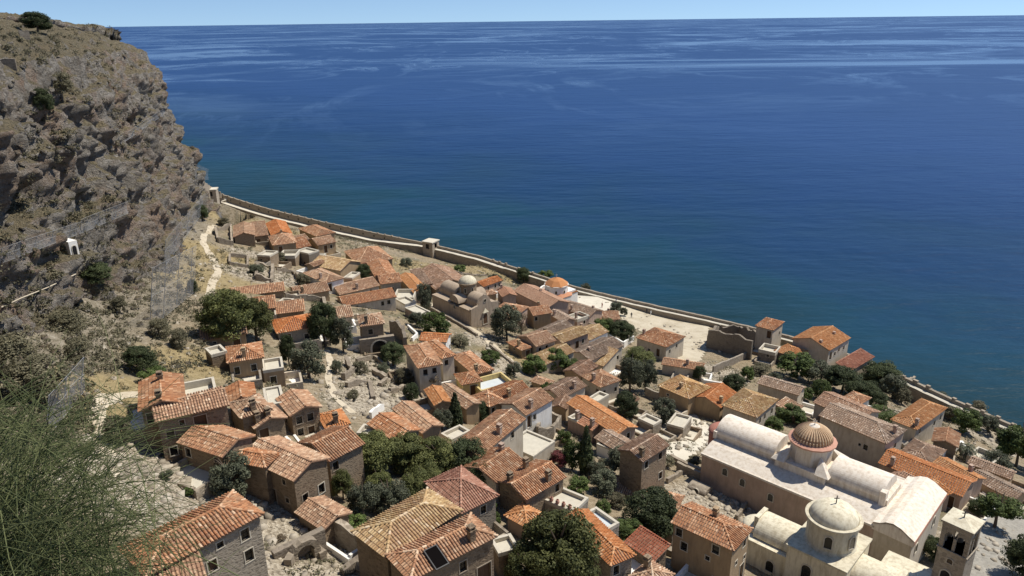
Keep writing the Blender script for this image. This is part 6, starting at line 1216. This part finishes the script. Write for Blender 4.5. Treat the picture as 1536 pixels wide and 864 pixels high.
P = np.stack([rng.uniform(-70, 95, 9500), rng.uniform(38, 275, 9500)], 1); P = P[(coast_sd(P[:, 0], P[:, 1]) > 3) & ~blocked(P)]; P = P[(fbm(P[:, 0]*.07, P[:, 1]*.07, 0, 3, 6) > -.02)]; P = P[~((P[:, 0] > 24) & (P[:, 0] < 62) & (P[:, 1] > 150) & (P[:, 1] < 215))]; tufts("scrub", P, gz_at(P[:, 0], P[:, 1]), M['scrub'], "low grey green scrub on the open ground between houses", .25, .8, 34, .13)
P = scatter_pts(GRS, 3.2); P = P[~blocked(P)]; tufts("dry_grass", P, gz_at(P[:, 0], P[:, 1]), M['grass'], "golden dry grass tufts on terraces and field", .2, .5, 14, .12, .9)
# scrub and boulders on the stony slope and the cliff
pts = []
for _ in range(3600):
    px, py = random.uniform(-15, 305), random.uniform(30, 690)
    if px > 140 and py > 560: continue
    h_ = BVH.ray_cast(Vector(CAM), Vector(ray(px, py)))
    if h_[0] is None: continue
    if h_[0].x > -20: continue
    nz_ = abs(h_[1].z)
    if random.random() > (1.0 if nz_ > .6 else .22): continue
    pts.append(tuple(h_[0]))
pts = np.array(pts); dens = fbm(pts[:, 0]*.08, pts[:, 1]*.08, pts[:, 2]*.08, 3, 66)
g_ = pts[dens > -.12]; tufts("cliff_scrub", g_[:, :2], g_[:, 2], M['scrub'], "grey green scrub clinging to the cliff and the stony slope", .25, .95, 40, .14)
g_ = pts[(dens <= .05)][:500]; rocks("boulders", g_[:, :2], g_[:, 2], .10, .5, M['cliff'], "fallen boulders on the stony slope under the cliff")

# ------------------------------------------------------------------ rock nets
mt, nt, b = mat_new('wire_net'); b.inputs["Base Color"].default_value = (.34, .34, .34, 1); b.inputs["Roughness"].default_value = .5; tp = nd(nt, "ShaderNodeBsdfTransparent"); ms = nd(nt, "ShaderNodeMixShader"); v = geo_pos(nt)
n1 = noise(nt, v, .8, 4, .7); mr = nd(nt, "ShaderNodeMapRange"); nt.links.new(n1.outputs[0], mr.inputs[0]); mr.inputs[1].default_value = .3; mr.inputs[2].default_value = .7; mr.inputs[3].default_value = .12; mr.inputs[4].default_value = .40; nt.links.new(mr.outputs[0], ms.inputs[0]); nt.links.new(tp.outputs[0], ms.inputs[1]); nt.links.new(b.outputs[0], ms.inputs[2]); nt.links.new(ms.outputs[0], nt.nodes["Material Output"].inputs[0]); M['net'] = mt; M['cable'] = plain_mat('steel_cable', (.26, .26, .25), .6)
def net(a_px, b_px, h, label, n=10, lean=.5, sag=.4, drape=None):
    """net between two edges of the rock: lower edge through pixels a..b, upper edge h metres above"""
    A = [hit(a_px[0]+(b_px[0]-a_px[0])*k/n, a_px[1]+(b_px[1]-a_px[1])*k/n) for k in range(n+1)]
    A = np.array(A)
    for _ in range(3): A[1:-1] = (A[:-2]+2*A[1:-1]+A[2:])/4
    d = nrm((A[-1]-A[0])[:2]); out_ = np.array([d[1], -d[0]]); out_ = out_ if out_[0] > 0 else -out_; root = empty("rockfall_net", A[0]); tag(root, label, "net")
    rows = []
    for j in range(5):
        t = j/4; rows.append(np.array([q_+X3(out_*(.4+lean*h*t*.3-sag*math.sin(math.pi*t)*(.5+.5*math.sin(i*1.9))), .3+h*t) for i, q_ in enumerate(A)]))
    mb = MB(); mb.ring(rows, False); mb.build("mesh", M['net'], root, smooth=True)
    for r_ in (rows[0], rows[2], rows[-1]): mb = MB(); mb.tube(list(r_), .022, 4); mb.build("cable", M['cable'], root)
    for i in range(0, n+1, 3): mb = MB(); mb.tube([A[i]-X3(out_*.2, .5), rows[-1][i]], .05, 5); mb.build("post", M['cable'], root)
net((226, 492), (292, 438), 8.5, "large grey wire net hung along the cliff foot above the path")
net((246, 400), (304, 318), 5.0, "second wire net draped on the cliff beside the rampart end")
net((0, 398), (120, 352), 1.8, "narrow net fence running along a cliff ledge", 14); net((120, 352), (190, 322), 2.2, "short net fence at the upper bend of the ledge", 8)
net((170, 225), (246, 172), 1.6, "thin net band high on the cliff shoulder", 8); net((70, 655), (122, 590), 3.5, "grey net across the lower stony slope", 6)
net((292, 274), (312, 270), 5.0, "see through net standing against the sea at the cliff end", 4)
ribbon_px = [(0, 462), (30, 448), (70, 432), (112, 412)]
mb = MB(); pts_ = [hit(*p_)+np.array([.3, -.2, .15]) for p_ in ribbon_px]; mb.tube(pts_, .09, 5); o_ = mb.build("ledge_path", M['path']); tag(o_, kind="structure")

# ------------------------------------------------------------------ broom bush in front of the photographer
root0 = np.array([-3.1, 2.9, 81.1]); root = empty("broom_bush", root0); tag(root, "feathery green broom bush with long thin stems in the foreground", "shrub")
def strand(C_, w, V, Fq, tn, t_):
    """three sided tube along the points C_ with radii w"""
    ns = len(C_); tdir = np.gradient(C_, axis=0); tdir /= np.linalg.norm(tdir, axis=1)[:, None]+1e-9; a = np.cross(tdir, [.31, -.52, .79]); a /= np.linalg.norm(a, axis=1)[:, None]+1e-9; bb = np.cross(tdir, a); base_ = sum(len(v_) for v_ in V); q3 = np.arange(3)*2.094
    V.append((C_[:, None]+w[:, None, None]*(np.cos(q3)[None, :, None]*a[:, None]+np.sin(q3)[None, :, None]*bb[:, None])).reshape(-1, 3))
    for i in range(ns-1):
        for k_ in range(3): Fq.append((base_+i*3+k_, base_+i*3+(k_+1) % 3, base_+i*3+3+(k_+1) % 3, base_+i*3+3+k_)); tn.append(t_)
def broom(n, seed, wid):
    r3 = np.random.default_rng(seed); V = []; Fq = []; tn = []; s = np.linspace(0, 1, 9)[:, None]
    for k in range(n):
        px = -90+330*r3.random()**1.15; py = 590+310*r3.random()+max(0, px-110)*.5; tip = CAM+nrm(ray(px, py))*r3.uniform(4.3, 6.6)
        if r3.random() < .07: tip = CAM+nrm(ray(px+60*r3.random(), py-60*r3.random()))*r3.uniform(4.3, 6)
        base = root0+np.array([r3.normal(0, .8), np.clip(r3.normal(.1, .35), -.7, .7), 0.]); mid = (base+tip)/2+np.array([r3.normal(-.25, .3), r3.normal(0, .25), .35+.6*r3.random()]); C_ = (1-s)**2*base+2*s*(1-s)*mid+s*s*tip+np.cumsum(r3.normal(0, .015, (9, 3)), 0); t_ = r3.random()
        strand(C_, wid*(1-.6*s[:, 0])*r3.uniform(.8, 1.3), V, Fq, tn, t_)
        for _ in range(6):
            u = r3.uniform(.35, .97); i = min(7, int(u*8)); p = C_[i]+(C_[i+1]-C_[i])*(u*8-i); d = nrm(C_[i+1]-C_[i])+r3.normal(0, .42, 3); d = nrm(d); L_ = r3.uniform(.25, .75); ss = np.linspace(0, 1, 5)[:, None]
            strand(p+d*L_*ss+np.array([0, 0, -.22])*L_*ss**2+np.array(r3.normal(0, .06, 3))*ss**2, wid*.62*(1-.6*ss[:, 0]), V, Fq, tn, np.clip(t_+r3.normal(0, .25), 0, 1))
    return np.vstack(V), np.array(Fq), tn
V, Fq, tn = broom(560, 5, .0042); o_ = link("stems", fastmesh("stems", V-root0, Fq, M['broom'], {"tint": ('FACE', tn)}), root); o_["kind"] = "stuff"
mb = MB()
for k in range(7):
    q_ = root0+np.array([random.gauss(0, .7), random.gauss(.1, .25), -.1]); mb.tube([q_, q_+[.05, .1, .25], q_+[random.uniform(-.1, .2), .25, .55]], [.03, .022, .012], 5)
o_ = mb.build("branches", M['bark'], root, tuple(root0)); o_["kind"] = "stuff"

# ------------------------------------------------------------------ people on the square
def person(px, py, hgt, rot, top, legs, label):
    p = on_terr(px, py); root = empty("person", p); tag(root, label, "person", None); me = bpy.data.meshes.new("body"); s = hgt/1.72
    J = [(0, 0, .95, .13), (0, 0, 1.2, .14), (0, 0, 1.42, .13), (0, 0, 1.5, .055), (0, .01, 1.6, .095), (0, .01, 1.7, .07), (.19, 0, 1.4, .06), (.25, .02, 1.12, .045), (.24, .1, .88, .035), (-.19, 0, 1.4, .06), (-.25, -.02, 1.12, .045), (-.24, .06, .88, .035), (.1, 0, .88, .09), (.11, .04, .48, .06), (.11, -.02, .08, .045), (.11, .12, .03, .04), (-.1, 0, .88, .09), (-.11, -.06, .48, .06), (-.11, -.14, .08, .045), (-.11, 0, .03, .04)]
    ed = [(0, 1), (1, 2), (2, 3), (3, 4), (4, 5), (2, 6), (6, 7), (7, 8), (2, 9), (9, 10), (10, 11), (0, 12), (12, 13), (13, 14), (14, 15), (0, 16), (16, 17), (17, 18), (18, 19)]
    me.from_pydata([(a*s, b_*s, c_*s) for a, b_, c_, _ in J], ed, []); ob = link("body", me, root); ob.rotation_euler = (0, 0, rot)
    md = ob.modifiers.new("skin", 'SKIN')
    if not me.skin_vertices: me.skin_vertices.new() if hasattr(me.skin_vertices, 'new') else None
    if me.skin_vertices:
        for i, sv_ in enumerate(me.skin_vertices[0].data): sv_.radius = (J[i][3]*s, J[i][3]*s); sv_.use_root = (i == 0)
    ob.modifiers.new("sub", 'SUBSURF').levels = 1; me.materials.append(top); return root
M['cl1'] = plain_mat('dark_clothes', (.05, .05, .06)); M['cl2'] = plain_mat('red_clothes', (.25, .05, .04)); M['cl3'] = plain_mat('white_clothes', (.6, .6, .58)); M['cl4'] = plain_mat('blue_clothes', (.06, .09, .16))
for k, (px, py, m_, lb) in enumerate(((947, 477, 'cl1', "person in dark clothes walking alone on the open square"), (924, 455, 'cl4', "person in blue at the corner of the pale church terrace"), (970, 471, 'cl1', "person in dark clothes standing in the group on the square"), (976, 474, 'cl3', "person in white standing in the group on the square"), (903, 462, 'cl2', "person in red on the pale church terrace"))): person(px, py, 1.7, k*1.3, M[m_], None, lb)

# ------------------------------------------------------------------ small things on roofs and terraces
M['hole_shade'] = plain_mat('opening_shade', (.006, .005, .005), 1.0, .1, 1, 0.0)  # black colour painted for the darkness inside a roof hole
def skylight(key, t, pt, w, l):
    hh = HOUSES[key]; px, py = zp(t, pt); ex3, ey3 = X3(hh['ex'], 0), X3(hh['ey'], 0)
    # near-right slope of a roof whose ridge runs along ey
    rise = .36; p = atz(px, py, hh['ze']+.9); lo = p[:2]-hh['o']; s_ = lo@hh['ex']; t_ = lo@hh['ey']; A_ = hh['a']; up_ = nrm(ex3+np.array([0, 0, rise])); nn = nrm(np.cross(ey3, up_)); nn = nn if nn[2] > 0 else -nn
    z = hh['ze']+rise*max(.3, s_)+.32; c_ = X3(hh['o']+hh['ex']*s_+hh['ey']*t_, z); mb = MB(); mb.box(c_-ey3*w/2-up_*l/2, ey3*w, up_*l, nn*.06); o_ = mb.build("skylight", M['hole_shade'], hh['root'])  # black slab lies over the tiles in place of a shaded hole
    mb = MB()
    for q_, u_, v_ in ((-ey3*(w/2+.08)-up_*(l/2+.08), ey3*(w+.16), up_*.08), (-ey3*(w/2+.08)+up_*l/2, ey3*(w+.16), up_*.08), (-ey3*(w/2+.08)-up_*l/2, ey3*.08, up_*l), (ey3*w/2-up_*l/2, ey3*.08, up_*l)): mb.box(c_+q_, u_, v_, nn*.11)
    mb.build("skylight_frame", M['metal'], o_, tuple(hh['root'].location))
skylight('h2', 'H', (738, 695), 1.0, 1.7)
def clay_pot(p, k, lb):
    r_ = empty("clay_pot", p); tag(r_, lb, "pot", "clay pots on the terrace wall"); mb = MB(); lathe(mb, p[:2], [(.01, p[2]), (.13, p[2]), (.23, p[2]+.2), (.2, p[2]+.38), (.13, p[2]+.46), (.17, p[2]+.5), (.13, p[2]+.51), (.12, p[2]+.4)], 12); mb.build("jar", M['rosy'], r_)
for k, q_ in enumerate(((272, 408), (310, 385), (347, 362), (385, 335))):
    hh = HOUSES['l1']; p = atz(*zp('L', q_), hh['ze']+.1); lo = p[:2]-hh['o']; s_ = np.clip(lo@hh['ex'], .2, hh['a']-.2); c_ = hh['o']+hh['ex']*(hh['a']*(.15+.2*k))+hh['ey']*.15; clay_pot(np.array([c_[0], c_[1], hh['ze']+.085]), k, "rounded clay pot on the parapet of the cream roof terrace")
def chair(px, py, rot, lb):
    p = on_terr(px, py); r_ = empty("garden_chair", p); tag(r_, lb, "chair", "white chairs in the courtyard"); c, s = math.cos(rot), math.sin(rot); u = np.array([c, s, 0]); v = np.array([-s, c, 0]); w = np.array([0, 0, 1.])
    mb = MB(); mb.box(p-u*.28-v*.28+w*.42, u*.56, v*.56, w*.06); mb.build("seat", M['white'], r_); mb = MB(); mb.box(p-u*.28+v*.24+w*.48, u*.56, v*.05, w*.5); mb.build("backrest", M['white'], r_)
    for a in (-.25, .21):
        for b_ in (-.26, .22): mb = MB(); mb.box(p+u*a+v*b_-w*.1, u*.04, v*.04, w*.52); mb.build("leg", M['white'], r_)
for k, q_ in enumerate(((1175, 285), (1225, 270), (1250, 300), (1260, 350))): chair(*zp('O', q_), k*.9, "white garden chair in the small courtyard behind the bell tower")
